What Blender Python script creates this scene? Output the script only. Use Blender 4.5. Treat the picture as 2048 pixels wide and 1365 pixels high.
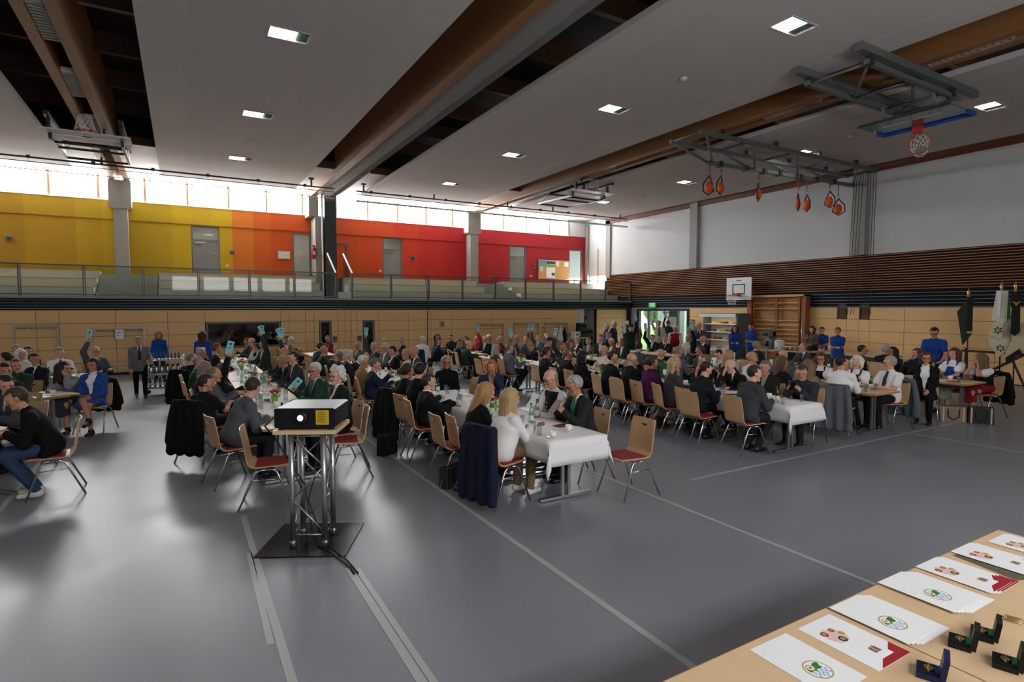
import bpy, bmesh, math, random
import numpy as np
from mathutils import Vector, Matrix
for o in list(bpy.data.objects): bpy.data.objects.remove(o)
SC = bpy.context.scene
COL = SC.collection
random.seed(7)
# ---------------------------------------------------------------- camera, world, exposure
CAM_H = 2.2; CAM_F = 1133.0; CAM_YAW = math.radians(30.2); CAM_P = math.radians(3.28)
cam = bpy.data.cameras.new('camera'); camo = bpy.data.objects.new('camera', cam); COL.objects.link(camo)
cam.sensor_width = 36.0; cam.lens = CAM_F / 2048 * 36; cam.clip_start = .05; cam.clip_end = 300
camo.location = (0, 0, CAM_H); camo.rotation_euler = (math.pi / 2 - CAM_P, 0, -CAM_YAW)
SC.camera = camo
SC.view_settings.view_transform = 'Standard'; SC.view_settings.look = 'None'
SC.view_settings.gamma = 1.0; SC.view_settings.use_curve_mapping = False
SC.view_settings.exposure = 0.85
SC.cycles.max_bounces = 6; SC.cycles.diffuse_bounces = 4; SC.cycles.glossy_bounces = 2; SC.cycles.transmission_bounces = 4; SC.cycles.transparent_max_bounces = 8
SC.cycles.caustics_reflective = False; SC.cycles.caustics_refractive = False
W = bpy.data.worlds.new('sky'); SC.world = W; W.use_nodes = True
W.node_tree.nodes['Background'].inputs[0].default_value = (.93, .97, 1, 1)
W.node_tree.nodes['Background'].inputs[1].default_value = 2.2
WINDOW_POWER = 16.0      # frosted panes of the clerestory, full daylight behind them
REAR_POWER = 12.0         # panes of the window wall behind the camera (they show in the railing glass)
LAMP_POWER = 9.5        # square luminaires in the ceiling sails

# ---------------------------------------------------------------- helpers: colour and materials
def hexc(h):
    h = h.lstrip('#'); c = [int(h[i:i + 2], 16) / 255 for i in (0, 2, 4)]
    return tuple((x / 12.92 if x <= .04045 else ((x + .055) / 1.055) ** 2.4) for x in c) + (1,)
MATS = {}
def mat(name, col='#888888', rough=.5, metal=0., var=0., scale=(8, 8, 8), bump=0., emit=0., trans=0., spec=.5, alpha=1., ior=1.45, detail=4, sheen=0.):
    if name in MATS: return MATS[name]
    m = bpy.data.materials.new(name); m.use_nodes = True; MATS[name] = m
    nt = m.node_tree; b = nt.nodes['Principled BSDF']
    c = hexc(col) if isinstance(col, str) else col
    b.inputs['Base Color'].default_value = c
    b.inputs['Roughness'].default_value = rough; b.inputs['Metallic'].default_value = metal
    b.inputs['IOR'].default_value = ior
    b.inputs['Specular IOR Level'].default_value = spec
    if trans: b.inputs['Transmission Weight'].default_value = trans
    if alpha < 1: b.inputs['Alpha'].default_value = alpha
    if sheen: b.inputs['Sheen Weight'].default_value = sheen
    if emit:
        b.inputs['Emission Color'].default_value = c; b.inputs['Emission Strength'].default_value = emit
    if var or bump:
        tc = nt.nodes.new('ShaderNodeTexCoord'); mp = nt.nodes.new('ShaderNodeMapping'); nz = nt.nodes.new('ShaderNodeTexNoise')
        mp.inputs['Scale'].default_value = scale; nz.inputs['Scale'].default_value = 1; nz.inputs['Detail'].default_value = detail
        nt.links.new(tc.outputs['Object'], mp.inputs[0]); nt.links.new(mp.outputs[0], nz.inputs[0])
        if var:
            mx = nt.nodes.new('ShaderNodeMix'); mx.data_type = 'RGBA'
            mx.inputs['A'].default_value = tuple(max(0, x * (1 - var)) for x in c[:3]) + (1,)
            mx.inputs['B'].default_value = tuple(min(1, x * (1 + var)) for x in c[:3]) + (1,)
            nt.links.new(nz.outputs[0], mx.inputs[0]); nt.links.new(mx.outputs['Result'], b.inputs['Base Color'])
        if bump:
            bp = nt.nodes.new('ShaderNodeBump'); bp.inputs['Strength'].default_value = bump; bp.inputs['Distance'].default_value = .01
            nt.links.new(nz.outputs[0], bp.inputs['Height']); nt.links.new(bp.outputs[0], b.inputs['Normal'])
    return m
def glass_mat(name, tint='#f2f8f6', fres=1.0, rough=.02):
    """thin clear sheet: see-through with a mirror part that grows at grazing angles"""
    m = bpy.data.materials.new(name); m.use_nodes = True; MATS[name] = m; nt = m.node_tree; nt.nodes.remove(nt.nodes['Principled BSDF']); out = nt.nodes['Material Output']
    tr = nt.nodes.new('ShaderNodeBsdfTransparent'); tr.inputs[0].default_value = hexc(tint); gl = nt.nodes.new('ShaderNodeBsdfGlossy'); gl.inputs['Roughness'].default_value = rough
    lw = nt.nodes.new('ShaderNodeLayerWeight'); pw = nt.nodes.new('ShaderNodeMath'); pw.operation = 'POWER'; pw.inputs[1].default_value = 4.; mu = nt.nodes.new('ShaderNodeMath'); mu.operation = 'MULTIPLY_ADD'; mu.inputs[1].default_value = .75 * fres; mu.inputs[2].default_value = .04 * fres; mu.use_clamp = True; mx = nt.nodes.new('ShaderNodeMixShader')
    nt.links.new(lw.outputs['Facing'], pw.inputs[0]); nt.links.new(pw.outputs[0], mu.inputs[0]); nt.links.new(mu.outputs[0], mx.inputs[0]); nt.links.new(tr.outputs[0], mx.inputs[1]); nt.links.new(gl.outputs[0], mx.inputs[2]); nt.links.new(mx.outputs[0], out.inputs[0])
    return m
def ramp_mat(name, axis, stops, rough=.6, interp='CONSTANT'):
    """paint in bands along an object axis: stops = [(coordinate, hex)]"""
    m = mat(name, stops[0][1], rough); nt = m.node_tree; b = nt.nodes['Principled BSDF']
    tc = nt.nodes.new('ShaderNodeTexCoord'); sp = nt.nodes.new('ShaderNodeSeparateXYZ'); mr = nt.nodes.new('ShaderNodeMapRange'); cr = nt.nodes.new('ShaderNodeValToRGB')
    lo, hi = stops[0][0], stops[-1][0] + 1
    mr.inputs['From Min'].default_value = lo; mr.inputs['From Max'].default_value = hi
    nt.links.new(tc.outputs['Object'], sp.inputs[0]); nt.links.new(sp.outputs[axis], mr.inputs[0]); nt.links.new(mr.outputs[0], cr.inputs[0])
    cr.color_ramp.interpolation = interp; e = cr.color_ramp.elements
    while len(e) > 1: e.remove(e[-1])
    e[0].position = 0; e[0].color = hexc(stops[0][1])
    for x, h in stops[1:]:
        k = e.new((x - lo) / (hi - lo)); k.color = hexc(h)
    nt.links.new(cr.outputs[0], b.inputs['Base Color'])
    return m
def cloth(h, rough=.85): return mat('cloth_' + h.lstrip('#'), h, rough, var=.12, scale=(60, 60, 60), spec=.2)

# ---------------------------------------------------------------- helpers: meshes
class MB:
    """collects shapes; build() links them as one mesh object"""
    def __init__(self): self.v = []; self.f = []; self.m = []; self.s = []; self.n = 0
    def add(self, verts, faces, mi=0, smooth=False):
        verts = np.asarray(verts, dtype=np.float64).reshape(-1, 3)
        self.v.append(verts); n = self.n
        if isinstance(faces, np.ndarray): faces = (faces + n).tolist()
        else: faces = [[i + n for i in f] for f in faces]
        self.f += faces; self.m += [mi] * len(faces); self.s += [smooth] * len(faces); self.n += len(verts); return self
    def box(self, c, s, mi=0, R=None):
        x, y, z = (k / 2 for k in s)
        P = np.array([(-x, -y, -z), (x, -y, -z), (x, y, -z), (-x, y, -z), (-x, -y, z), (x, -y, z), (x, y, z), (-x, y, z)])
        if R is not None: P = P @ np.asarray(R).T
        return self.add(P + np.asarray(c, float), [(0, 3, 2, 1), (4, 5, 6, 7), (0, 1, 5, 4), (1, 2, 6, 5), (2, 3, 7, 6), (3, 0, 4, 7)], mi)
    def bb(self, x0, x1, y0, y1, z0, z1, mi=0):
        return self.box(((x0 + x1) / 2, (y0 + y1) / 2, (z0 + z1) / 2), (abs(x1 - x0), abs(y1 - y0), abs(z1 - z0)), mi)
    def beam(self, a, b, w, h, mi=0, up=(0, 0, 1)):
        a = np.array(a, float); b = np.array(b, float); d = b - a; L = np.linalg.norm(d); d /= L
        u = np.array(up, float); x = np.cross(d, u)
        if np.linalg.norm(x) < 1e-6: x = np.cross(d, (1, 0, 0))
        x /= np.linalg.norm(x); z = np.cross(x, d)
        return self.box((a + b) / 2, (w, L, h), mi, np.stack([x, d, z], 1))
    def tube(self, pts, r, n=8, mi=0, caps=True, smooth=True):
        pts = [np.array(p, float) for p in pts]; rs = r if isinstance(r, (list, tuple)) else [r] * len(pts)
        V = []; ref = None
        for i, p in enumerate(pts):
            d = (pts[min(i + 1, len(pts) - 1)] - pts[max(i - 1, 0)]); d = d / (np.linalg.norm(d) + 1e-12)
            if ref is None:
                ref = np.cross(d, (0, 0, 1)); 
                if np.linalg.norm(ref) < .05: ref = np.cross(d, (0, 1, 0))
            x = ref - d * (ref @ d); x /= np.linalg.norm(x); ref = x; y = np.cross(d, x)
            for k in range(n):
                a = 2 * math.pi * k / n; V.append(p + rs[i] * (math.cos(a) * x + math.sin(a) * y))
        F = [(i * n + k, i * n + (k + 1) % n, (i + 1) * n + (k + 1) % n, (i + 1) * n + k) for i in range(len(pts) - 1) for k in range(n)]
        self.add(V, F, mi, smooth)
        if caps:
            self.f.append([self.n - len(V) + k for k in range(n)][::-1]); self.f.append([self.n - n + k for k in range(n)]); self.m += [mi, mi]; self.s += [False, False]
        return self
    def lathe(self, prof, n=12, c=(0, 0, 0), mi=0, smooth=True, R=None):
        V = []
        for r, z in prof:
            for k in range(n):
                a = 2 * math.pi * k / n; V.append((r * math.cos(a), r * math.sin(a), z))
        V = np.array(V)
        if R is not None: V = V @ np.asarray(R).T
        F = [(i * n + k, i * n + (k + 1) % n, (i + 1) * n + (k + 1) % n, (i + 1) * n + k) for i in range(len(prof) - 1) for k in range(n)]
        F.append(list(range(n))[::-1]); F.append([(len(prof) - 1) * n + k for k in range(n)])
        return self.add(V + np.array(c, float), F, mi, smooth)
    def prism(self, poly, z0, z1, mi=0, axis='z', R=None, c=(0, 0, 0)):
        """poly in 2D, extruded along axis"""
        n = len(poly); V = []
        for z in (z0, z1):
            for p in poly:
                V.append({'z': (p[0], p[1], z), 'y': (p[0], z, p[1]), 'x': (z, p[0], p[1])}[axis])
        V = np.array(V, float)
        if R is not None: V = V @ np.asarray(R).T
        F = [list(range(n))[::-1], list(range(n, 2 * n))] + [(i, (i + 1) % n, n + (i + 1) % n, n + i) for i in range(n)]
        return self.add(V + np.array(c, float), F, mi)
    def ball(self, c, r, n=8, mi=0):
        r = np.array(r if hasattr(r, '__len__') else (r, r, r), float)
        V = []; m = n // 2 + 1
        for i in range(1, m):
            t = math.pi * i / m
            for k in range(n): V.append((math.sin(t) * math.cos(2 * math.pi * k / n), math.sin(t) * math.sin(2 * math.pi * k / n), math.cos(t)))
        V += [(0, 0, 1), (0, 0, -1)]; q = (m - 1) * n
        F = [(i * n + k, (i + 1) * n + k, (i + 1) * n + (k + 1) % n, i * n + (k + 1) % n) for i in range(m - 2) for k in range(n)]
        F += [(q, k, (k + 1) % n) for k in range(n)] + [(q + 1, (m - 2) * n + (k + 1) % n, (m - 2) * n + k) for k in range(n)]
        return self.add(np.array(V) * r + np.array(c, float), F, mi, True)
    def mesh(self, name):
        me = bpy.data.meshes.new(name)
        v = np.concatenate(self.v) if self.v else np.zeros((0, 3))
        ln = np.array([len(f) for f in self.f], np.int32); st = np.concatenate([[0], np.cumsum(ln)[:-1]]).astype(np.int32)
        li = np.array([i for f in self.f for i in f], np.int32)
        me.vertices.add(len(v)); me.vertices.foreach_set('co', v.astype(np.float32).ravel())
        me.loops.add(len(li)); me.loops.foreach_set('vertex_index', li)
        me.polygons.add(len(ln)); me.polygons.foreach_set('loop_start', st)
        me.polygons.foreach_set('material_index', np.array(self.m, np.int32))
        me.polygons.foreach_set('use_smooth', np.array(self.s, bool))
        me.update(calc_edges=True); me.validate()
        return me
    def build(self, name, mats, parent=None, loc=None, rz=None):
        me = self.mesh(name)
        for m in (mats if isinstance(mats, (list, tuple)) else [mats]): me.materials.append(m)
        return link(name, me, parent, loc, rz)
def link(name, me, parent=None, loc=None, rz=None):
    o = bpy.data.objects.new(name, me); COL.objects.link(o)
    if parent: o.parent = parent
    if loc is not None: o.location = loc
    if rz is not None: o.rotation_euler = (0, 0, rz)
    return o
def tag(o, label=None, cat=None, group=None, kind=None):
    if label: o['label'] = label
    if cat: o['category'] = cat
    if group: o['group'] = group
    if kind: o['kind'] = kind
    return o
def thing(name, label, cat, loc=(0, 0, 0), rz=0, group=None):
    o = bpy.data.objects.new(name, None); COL.objects.link(o); o.location = loc; o.rotation_euler = (0, 0, rz)
    o.empty_display_size = .1
    return tag(o, label, cat, group)
def struct(o, label=None): o['kind'] = 'structure'; (label and o.__setitem__('label', label)); return o
def copy_tree(o, parent=None, loc=None, rz=None, label=None):
    c = o.copy(); COL.objects.link(c); c.parent = parent
    if loc is not None: c.location = loc
    if rz is not None: c.rotation_euler = (0, 0, rz)
    if label: c['label'] = label
    for ch in KIDS.get(o.name, ()) or o.children: copy_tree(ch, c)
    return c
KIDS = {}
# camera maths: direction of a picture column, used to read real positions off the photograph
_f = np.array([math.sin(CAM_YAW) * math.cos(CAM_P), math.cos(CAM_YAW) * math.cos(CAM_P), -math.sin(CAM_P)])
_r = np.array([math.cos(CAM_YAW), -math.sin(CAM_YAW), 0.]); _u = np.cross(_r, _f)
def ray(u, v): return _f + _r * (u - 1024) / CAM_F + _u * (682.5 - v) / CAM_F
def onz(u, v, z): d = ray(u, v); return np.array([0, 0, CAM_H]) + d * (z - CAM_H) / d[2]
def onx(u, v, x): d = ray(u, v); return np.array([0, 0, CAM_H]) + d * x / d[0]
def ony(u, v, y): d = ray(u, v); return np.array([0, 0, CAM_H]) + d * y / d[1]

# ---------------------------------------------------------------- signed distance modelling for bodies and cloth
class Field:
    def __init__(self, lo, hi, vox):
        self.vox = vox; self.ax = [np.arange(lo[i] - 2 * vox, hi[i] + 2.01 * vox, vox, dtype=np.float32) for i in range(3)]
        self.v = np.full([len(a) for a in self.ax], 1.0, np.float32)
    def _sub(self, lo, hi):
        s = []
        for i in range(3):
            a = self.ax[i]; p = max(0, np.searchsorted(a, lo[i])); q = min(len(a), np.searchsorted(a, hi[i]) + 1)
            if q <= p: return None
            s.append(slice(p, q))
        return tuple(s)
    def _min(self, s, d, k):
        o = self.v[s]
        if k > 0:
            h = np.maximum(k - np.abs(o - d), 0) / k; self.v[s] = np.minimum(o, d) - h * h * k * .25
        else: self.v[s] = np.minimum(o, d)
    def cap(self, a, b, ra, rb=None, L=None, k=1., sm=.03):
        rb = ra if rb is None else rb; a = np.array(a, np.float32); b = np.array(b, np.float32)
        m = max(ra, rb) / (k if L is not None else 1) + sm + 2 * self.vox
        s = self._sub(np.minimum(a, b) - m, np.maximum(a, b) + m)
        if s is None: return self
        px = self.ax[0][s[0]][:, None, None] - a[0]; py = self.ax[1][s[1]][None, :, None] - a[1]; pz = self.ax[2][s[2]][None, None, :] - a[2]
        ba = b - a; bb = float(ba @ ba) + 1e-9
        t = np.clip((px * ba[0] + py * ba[1] + pz * ba[2]) / bb, 0, 1)
        vx = px - t * ba[0]; vy = py - t * ba[1]; vz = pz - t * ba[2]
        if L is not None:
            l = (vx * L[0] + vy * L[1] + vz * L[2]) * (1 - k); vx = vx - l * L[0]; vy = vy - l * L[1]; vz = vz - l * L[2]
        self._min(s, np.sqrt(vx * vx + vy * vy + vz * vz) - (ra + (rb - ra) * t), sm); return self
    def ell(self, c, r, sm=.03):
        c = np.array(c, np.float32); r = np.array(r, np.float32); m = r + sm + 2 * self.vox
        s = self._sub(c - m, c + m)
        if s is None: return self
        px = (self.ax[0][s[0]][:, None, None] - c[0]) / r[0]; py = (self.ax[1][s[1]][None, :, None] - c[1]) / r[1]; pz = (self.ax[2][s[2]][None, None, :] - c[2]) / r[2]
        self._min(s, (np.sqrt(px * px + py * py + pz * pz) - 1) * float(r.min()), sm); return self
    def cut(self, fn):
        g = fn(self.ax[0][:, None, None], self.ax[1][None, :, None], self.ax[2][None, None, :])
        self.v = np.maximum(self.v, g).astype(np.float32); return self
    def mesh(self):
        v = self.v; s = v < 0; nx, ny, nz = v.shape
        c = [(0, 0, 0), (1, 0, 0), (0, 1, 0), (1, 1, 0), (0, 0, 1), (1, 0, 1), (0, 1, 1), (1, 1, 1)]
        cnt = sum(s[i:nx - 1 + i, j:ny - 1 + j, k:nz - 1 + k].astype(np.int8) for i, j, k in c)
        I, J, K = np.nonzero((cnt > 0) & (cnt < 8))
        if not len(I): return np.zeros((0, 3)), np.zeros((0, 4), int)
        V = np.stack([v[I + i, J + j, K + k] for i, j, k in c], 1)
        acc = np.zeros((len(I), 3)); num = np.zeros(len(I))
        for p in range(8):
            for ax in range(3):
                if c[p][ax]: continue
                q = p + (1, 2, 4)[ax]; a, b = V[:, p], V[:, q]; x = (a < 0) != (b < 0)
                t = np.where(x, a / np.where(x, a - b, 1), 0)
                for m in range(3): acc[:, m] += np.where(x, c[p][m] + (t if m == ax else 0), 0)
                num += x
        P = (np.stack([I, J, K], 1) + acc / num[:, None]) * self.vox + np.array([a[0] for a in self.ax])
        idx = np.full(cnt.shape, -1, np.int64); idx[I, J, K] = np.arange(len(I)); F = []
        for ax in range(3):
            sl0 = [slice(None)] * 3; sl1 = [slice(None)] * 3; sl0[ax] = slice(0, -1); sl1[ax] = slice(1, None)
            d = s[tuple(sl0)] != s[tuple(sl1)]; E = np.array(np.nonzero(d)).T
            o1, o2 = [(1, 2), (2, 0), (0, 1)][ax]
            E = E[(E[:, o1] > 0) & (E[:, o2] > 0) & (E[:, o1] < cnt.shape[o1]) & (E[:, o2] < cnt.shape[o2])]
            if not len(E): continue
            def g(a, b):
                e = E.copy(); e[:, o1] -= a; e[:, o2] -= b; return idx[e[:, 0], e[:, 1], e[:, 2]]
            q = np.stack([g(1, 1), g(0, 1), g(0, 0), g(1, 0)], 1); fl = ~s[E[:, 0], E[:, 1], E[:, 2]]
            q[fl] = q[fl][:, ::-1]; F.append(q)
        return P, np.concatenate(F)
# ================================================================ the hall
XL, XR, YB, YG, YU, ZC = -9.4, 20.6, -3.5, 22.8, 26.7, 7.05
m_white = mat('wall_white', '#c6c6c6', .8, var=.02, scale=(2, 2, 2))
m_soffit = mat('soffit_white', '#e4e2dc', .8)
m_sail = mat('sail_board', '#c9c3bf', .85, var=.02, scale=(3, 3, 3))
m_deck = mat('roof_deck', '#171312', .9)
m_glulam = mat('glulam', '#8f6238', .55, var=.25, scale=(30, .7, 30), bump=.05)
m_glulam_x = mat('glulam_cross', '#4a2e1c', .6, var=.25, scale=(.7, 30, 30))
m_conc = mat('concrete', '#9b9a94', .85, var=.12, scale=(3, 3, 1.2), bump=.08)
m_beech = mat('beech_panel', '#e8bd82', .5, var=.07, scale=(1.2, 1.2, 40), bump=.01)
m_joint = mat('panel_joint', '#3a2a18', .9)
m_slatw = mat('slat_larch', '#a86c3c', .5, var=.25, scale=(40, .8, 40))
m_slatd = mat('slat_backing', '#0b0b0e', .9)
m_bluesl = mat('metal_slat', '#7a828a', .4, metal=.3)
m_navy = mat('band_navy', '#0a0d13', .7)
m_steel = mat('rail_steel', '#5f6264', .45, metal=.4)
m_grey = mat('grey_frame', '#6a6c6b', .5)
m_door = mat('door_grey', '#7c7e7d', .5, var=.03, scale=(2, 2, 2))
m_glass = glass_mat('clear_glass')
m_dark = mat('dark_glass', '#0c0d10', .06, spec=.8)
m_chrome = mat('chrome', '#c8c8c8', .16, metal=1)
m_alu = mat('aluminium', '#b4b5b6', .32, metal=.9)
m_blk = mat('black_plastic', '#101012', .45)
m_red = mat('red_paint', '#b01c1c', .4)
m_whitep = mat('white_plastic', '#e8e8e6', .45)
m_dkmet = mat('dark_steel', '#3d4142', .45, metal=.5)
m_gymgrey = mat('gym_steel', '#6d7372', .5, metal=.35)

def mat_floor():
    m = mat('linoleum', '#76777d', .3, spec=.45); nt = m.node_tree; b = nt.nodes['Principled BSDF']
    tc = nt.nodes.new('ShaderNodeTexCoord'); n1 = nt.nodes.new('ShaderNodeTexNoise'); n2 = nt.nodes.new('ShaderNodeTexNoise'); n3 = nt.nodes.new('ShaderNodeTexNoise')
    n1.inputs['Scale'].default_value = 260; n2.inputs['Scale'].default_value = 1.3; n2.inputs['Detail'].default_value = 5; n3.inputs['Scale'].default_value = 14
    mx = nt.nodes.new('ShaderNodeMix'); mx.data_type = 'RGBA'; mx.inputs['A'].default_value = hexc('#6c6d75'); mx.inputs['B'].default_value = hexc('#92939a')
    ad = nt.nodes.new('ShaderNodeMath'); ad.operation = 'MULTIPLY_ADD'; ad.inputs[1].default_value = .35
    for n in (n1, n2, n3): nt.links.new(tc.outputs['Object'], n.inputs[0])
    nt.links.new(n2.outputs[0], ad.inputs[0]); ml = nt.nodes.new('ShaderNodeMath'); ml.operation = 'MULTIPLY'; ml.inputs[1].default_value = .65
    nt.links.new(n1.outputs[0], ml.inputs[0]); nt.links.new(ml.outputs[0], ad.inputs[2]); nt.links.new(ad.outputs[0], mx.inputs[0])
    nt.links.new(mx.outputs['Result'], b.inputs['Base Color'])
    mr = nt.nodes.new('ShaderNodeMapRange'); mr.inputs['To Min'].default_value = .24; mr.inputs['To Max'].default_value = .42
    nt.links.new(n2.outputs[0], mr.inputs[0]); nt.links.new(mr.outputs[0], b.inputs['Roughness'])
    bp = nt.nodes.new('ShaderNodeBump'); bp.inputs['Strength'].default_value = .06; bp.inputs['Distance'].default_value = .003
    nt.links.new(n3.outputs[0], bp.inputs['Height']); nt.links.new(bp.outputs[0], b.inputs['Normal'])
    return m
m_floor = mat_floor()
fl = struct(MB().bb(XL, XR, YB, YG, -.2, 0).bb(16.9, 18.4, YG, 24.6, -.2, 0).build('floor', m_floor), 'grey linoleum sports hall floor')
# adhesive tape runs over the floor (they follow the cables)
m_tape = mat('floor_tape', '#a9aaa6', .35, var=.08, scale=(3, 3, 3))
def tape(name, x, y0, y1, w, label, cat='floor tape', dx=0):
    P = [(x - w / 2, y0), (x + w / 2, y0), (x + dx + w / 2, y1), (x + dx - w / 2, y1)]
    return tag(MB().prism(P, .0005, .003).build(name, m_tape), label, cat)
tape('floor_tape', .5, 2.6, 6.55, .055, 'grey tape strip running past the black projector base plate')
tape('floor_tape', .44, 3.9, 5.5, .045, 'short doubled tape strip beside the strip at the projector plate', dx=.02)
tape('floor_tape', 1.16, 2.5, 4.75, .06, 'grey tape strip covering the projector cable')
tape('floor_tape', 1.22, 2.5, 4.7, .045, 'thin second strip over the projector cable')
tape('floor_tape', 2.65, 2.2, 10.1, .055, 'long tape strip along the aisle beside the projector table row')
tape('floor_tape', 4.72, 1.7, 7.4, .05, 'tape strip between the empty end chair and the decorated front table')
tape('floor_tape', -1.75, 6.5, 22.6, .05, 'tape strip crossing the sunlit floor under the walking person', dx=-.3)
tape('floor_tape', 11.05, 2.0, 5.2, .045, 'tape strip on the dark floor in front of the handbags')
tag(MB().bb(5.6, 13.5, 5.02, 5.06, .0005, .003).build('floor_tape', m_tape), 'tape strip across the floor ends of the table rows', 'floor tape')
m_stain = mat('tape_stain', '#b7b3a6', .6)
tag(MB().prism([(.43, 4.42), (.5, 4.4), (.52, 4.62), (.47, 4.78), (.42, 4.7), (.46, 4.58)], .0005, .002).build('tape_scrap', m_stain), 'torn pale tape scrap stuck on the floor beside the projector strip', 'tape scrap')

# ---- walls
wall_b = struct(MB().bb(XL, XR, YB - .2, YB, 0, 8.6).build('wall_back', m_white))
m_rear = mat('rear_pane', (.97, .98, 1, 1), .4, emit=REAR_POWER)
for i in range(5):
    x = -.6 + i * 2.05
    w = struct(MB().bb(x + .05, x + 1.75, YB, YB + .02, 3.6, 4.6).build('window_%d' % (60 + i), m_rear)); MB().bb(x - .02, x + .05, YB, YB + .06, 3.55, 4.65).bb(x + .05, x + 1.75, YB, YB + .06, 4.08, 4.12).build('mullion', m_grey, w)
wall_l = struct(MB().bb(XL - .2, XL, YB, YU, 0, 8.6).build('wall_left', m_white))
# the wall under the gallery: dark joint plane with a grid of beech panels standing proud
wf = MB()
for x0, x1 in ((XL, 17.1), (18.25, XR + .2)): wf.bb(x0, x1, YG + .02, YG + .2, 0, 2.16)
wall_f = struct(wf.build('wall_front', m_joint), 'beech panelled wall under the gallery')
cols = [-9.4, -8.2, -6.75, -5.3, -3.95, -3.38, -1.9, -.43, .7, 3.21, 3.5, 4.09, 4.41, 5.32, 5.59, 5.85, 6.07, 6.95, 8.23, 9.24, 10.2, 12.19, 14.45, 17.08]
rows = [.02, .44, .87, 1.29, 1.72, 2.15]
def gallery_panel(x0, x1, z0, z1):
    MB().bb(x0 + .006, x1 - .006, YG, YG + .02, z0 + .006, z1 - .006).build('panel', m_beech, wall_f)
for i in range(len(cols) - 1):
    x0, x1 = cols[i], cols[i + 1]
    for j in range(5):
        z0, z1 = rows[j], rows[j + 1]
        if x0 >= .69 and x1 <= 3.25 and z1 > .8 and z0 < 1.72:
            if j == 1: gallery_panel(x0, x1, z0, .78)
            continue
        if abs(x0 - 4.41) < .01 and 1 <= j <= 3: gallery_panel(x0, 4.6, z0, z1); gallery_panel(5.06, x1, z0, z1); continue
        if abs(x0 - 6.07) < .01 and 1 <= j <= 3: gallery_panel(x0, 6.3, z0, z1); gallery_panel(6.78, x1, z0, z1); continue
        gallery_panel(x0, x1, z0, z1)
for x0, x1 in ((18.27, 20.25),):
    for j in range(5): gallery_panel(x0, x1, rows[j], rows[j + 1])
struct(MB().bb(XL, 17.1, YG - .012, YG, 0, .08).build('baseboard_front', m_blk))
# recess with white pillar beside the fire extinguisher
struct(MB().bb(17.1, 18.25, 24.4, 24.6, 0, 2.4).bb(16.9, 17.1, YG + .2, 24.6, 0, 2.4).bb(18.25, 18.45, YG + .2, 24.6, 0, 2.4).bb(16.9, 18.45, YG + .2, 24.6, 2.2, 2.4).build('wall_niche', m_white))
struct(MB().bb(17.12, 17.5, YG + .05, YG + .5, 0, 2.19).build('pillar', m_white))
# observation window and the two narrow door lights
def dark_window(name, x0, x1, z0, z1, n=1):
    w = struct(MB().bb(x0 + .05, x1 - .05, YG + .005, YG + .02, z0 + .05, z1 - .05).build(name, m_dark))
    MB().bb(x0, x1, YG - .015, YG + .02, z1 - .06, z1).bb(x0, x1, YG - .015, YG + .02, z0, z0 + .06).bb(x0, x0 + .06, YG - .015, YG + .02, z0 + .06, z1 - .06).bb(x1 - .06, x1, YG - .015, YG + .02, z0 + .06, z1 - .06).build('window_frame', m_grey, w)
dark_window('window_1', .73, 3.19, .79, 1.72)
dark_window('window_2', 4.62, 5.04, .46, 1.71)
dark_window('window_3', 6.32, 6.76, .46, 1.71)
for x, l in ((5.18, 'small grey intercom box beside the narrow window at the wooden post'), (6.16, 'small grey intercom box between the wooden post and the second narrow window')):
    t = thing('intercom_box', l, 'intercom', (x, YG - .02, 1.0)); MB().box((0, 0, 0), (.17, .04, .22)).build('housing', m_grey, t); MB().box((0, -.025, .03), (.11, .012, .07)).build('speaker_grille', m_dkmet, t)
for i in range(2):
    MB().bb((5.38, 5.78)[i], (5.42, 5.82)[i], YG - .03, YG, 0, 2.16).build('post', m_beech, wall_f)
# slatted navy band above the panels and gallery edge
band = struct(MB().bb(XL, XR, YG, YG + .25, 2.16, 2.55).build('trim_1', m_navy), 'navy slatted band under the gallery railing')
for z in (2.19, 2.28, 2.37, 2.46): MB().bb(XL, XR - .1, YG - .03, YG, z, z + (.014 if z > 2.2 else .024)).build('slat', m_bluesl, band)
struct(MB().bb(XL, XR, YG - .02, YU, 2.53, 2.6).build('floor_gallery', m_conc))
struct(MB().bb(XL, 16.9, YG + .2, YU, 2.2, 2.53).bb(18.45, XR, YG + .2, YU, 2.2, 2.53).build('slab', m_conc))

# ---- upper gallery wall, painted in bands yellow > orange > red
st = [(-9.4, '#987305'), (-4.84, '#a27e08'), (-3.35, '#ad8b0a'), (-2.55, '#b3920d'), (-.34, '#bb9c0d'), (.41, '#b6960a'), (1.1, '#bd9b08'), (1.86, '#c76d1a'), (2.63, '#c25a10'), (3.38, '#c04d0f'),
      (6.26, '#bd440c'), (7.49, '#bd3e0d'), (8.9, '#b93014'), (10.09, '#b3231a'), (11.56, '#ad1c1e'), (13.16, '#aa171e'), (14.4, '#a4151c'), (16.46, '#9e151e'), (17.75, '#9a151c'), (18.9, '#95141a')]
m_bands = ramp_mat('painted_bands', 0, st, .7)
doors = [(.41, 1.45, 5.6), (4.31, 5.1, 5.55), (6.0, 6.72, 5.2), (8.38, 9.37, 5.62), (15.38, 16.46, 5.62), (19.33, 20.3, 5.6)]
wu = MB(); xs = XL
for x0, x1, zt in doors: wu.bb(xs, x0, YU, YU + .2, 2.55, 5.62); wu.bb(x0, x1, YU, YU + .2, zt, 5.62); xs = x1
wu.bb(xs, XR + .2, YU, YU + .2, 2.55, 5.62); wu.bb(XL, XR + .2, YU - .04, YU + .2, 5.62, 6.35)
wall_u = struct(wu.build('wall_upper', m_bands), 'gallery back wall painted in yellow, orange and red bands')
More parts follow.
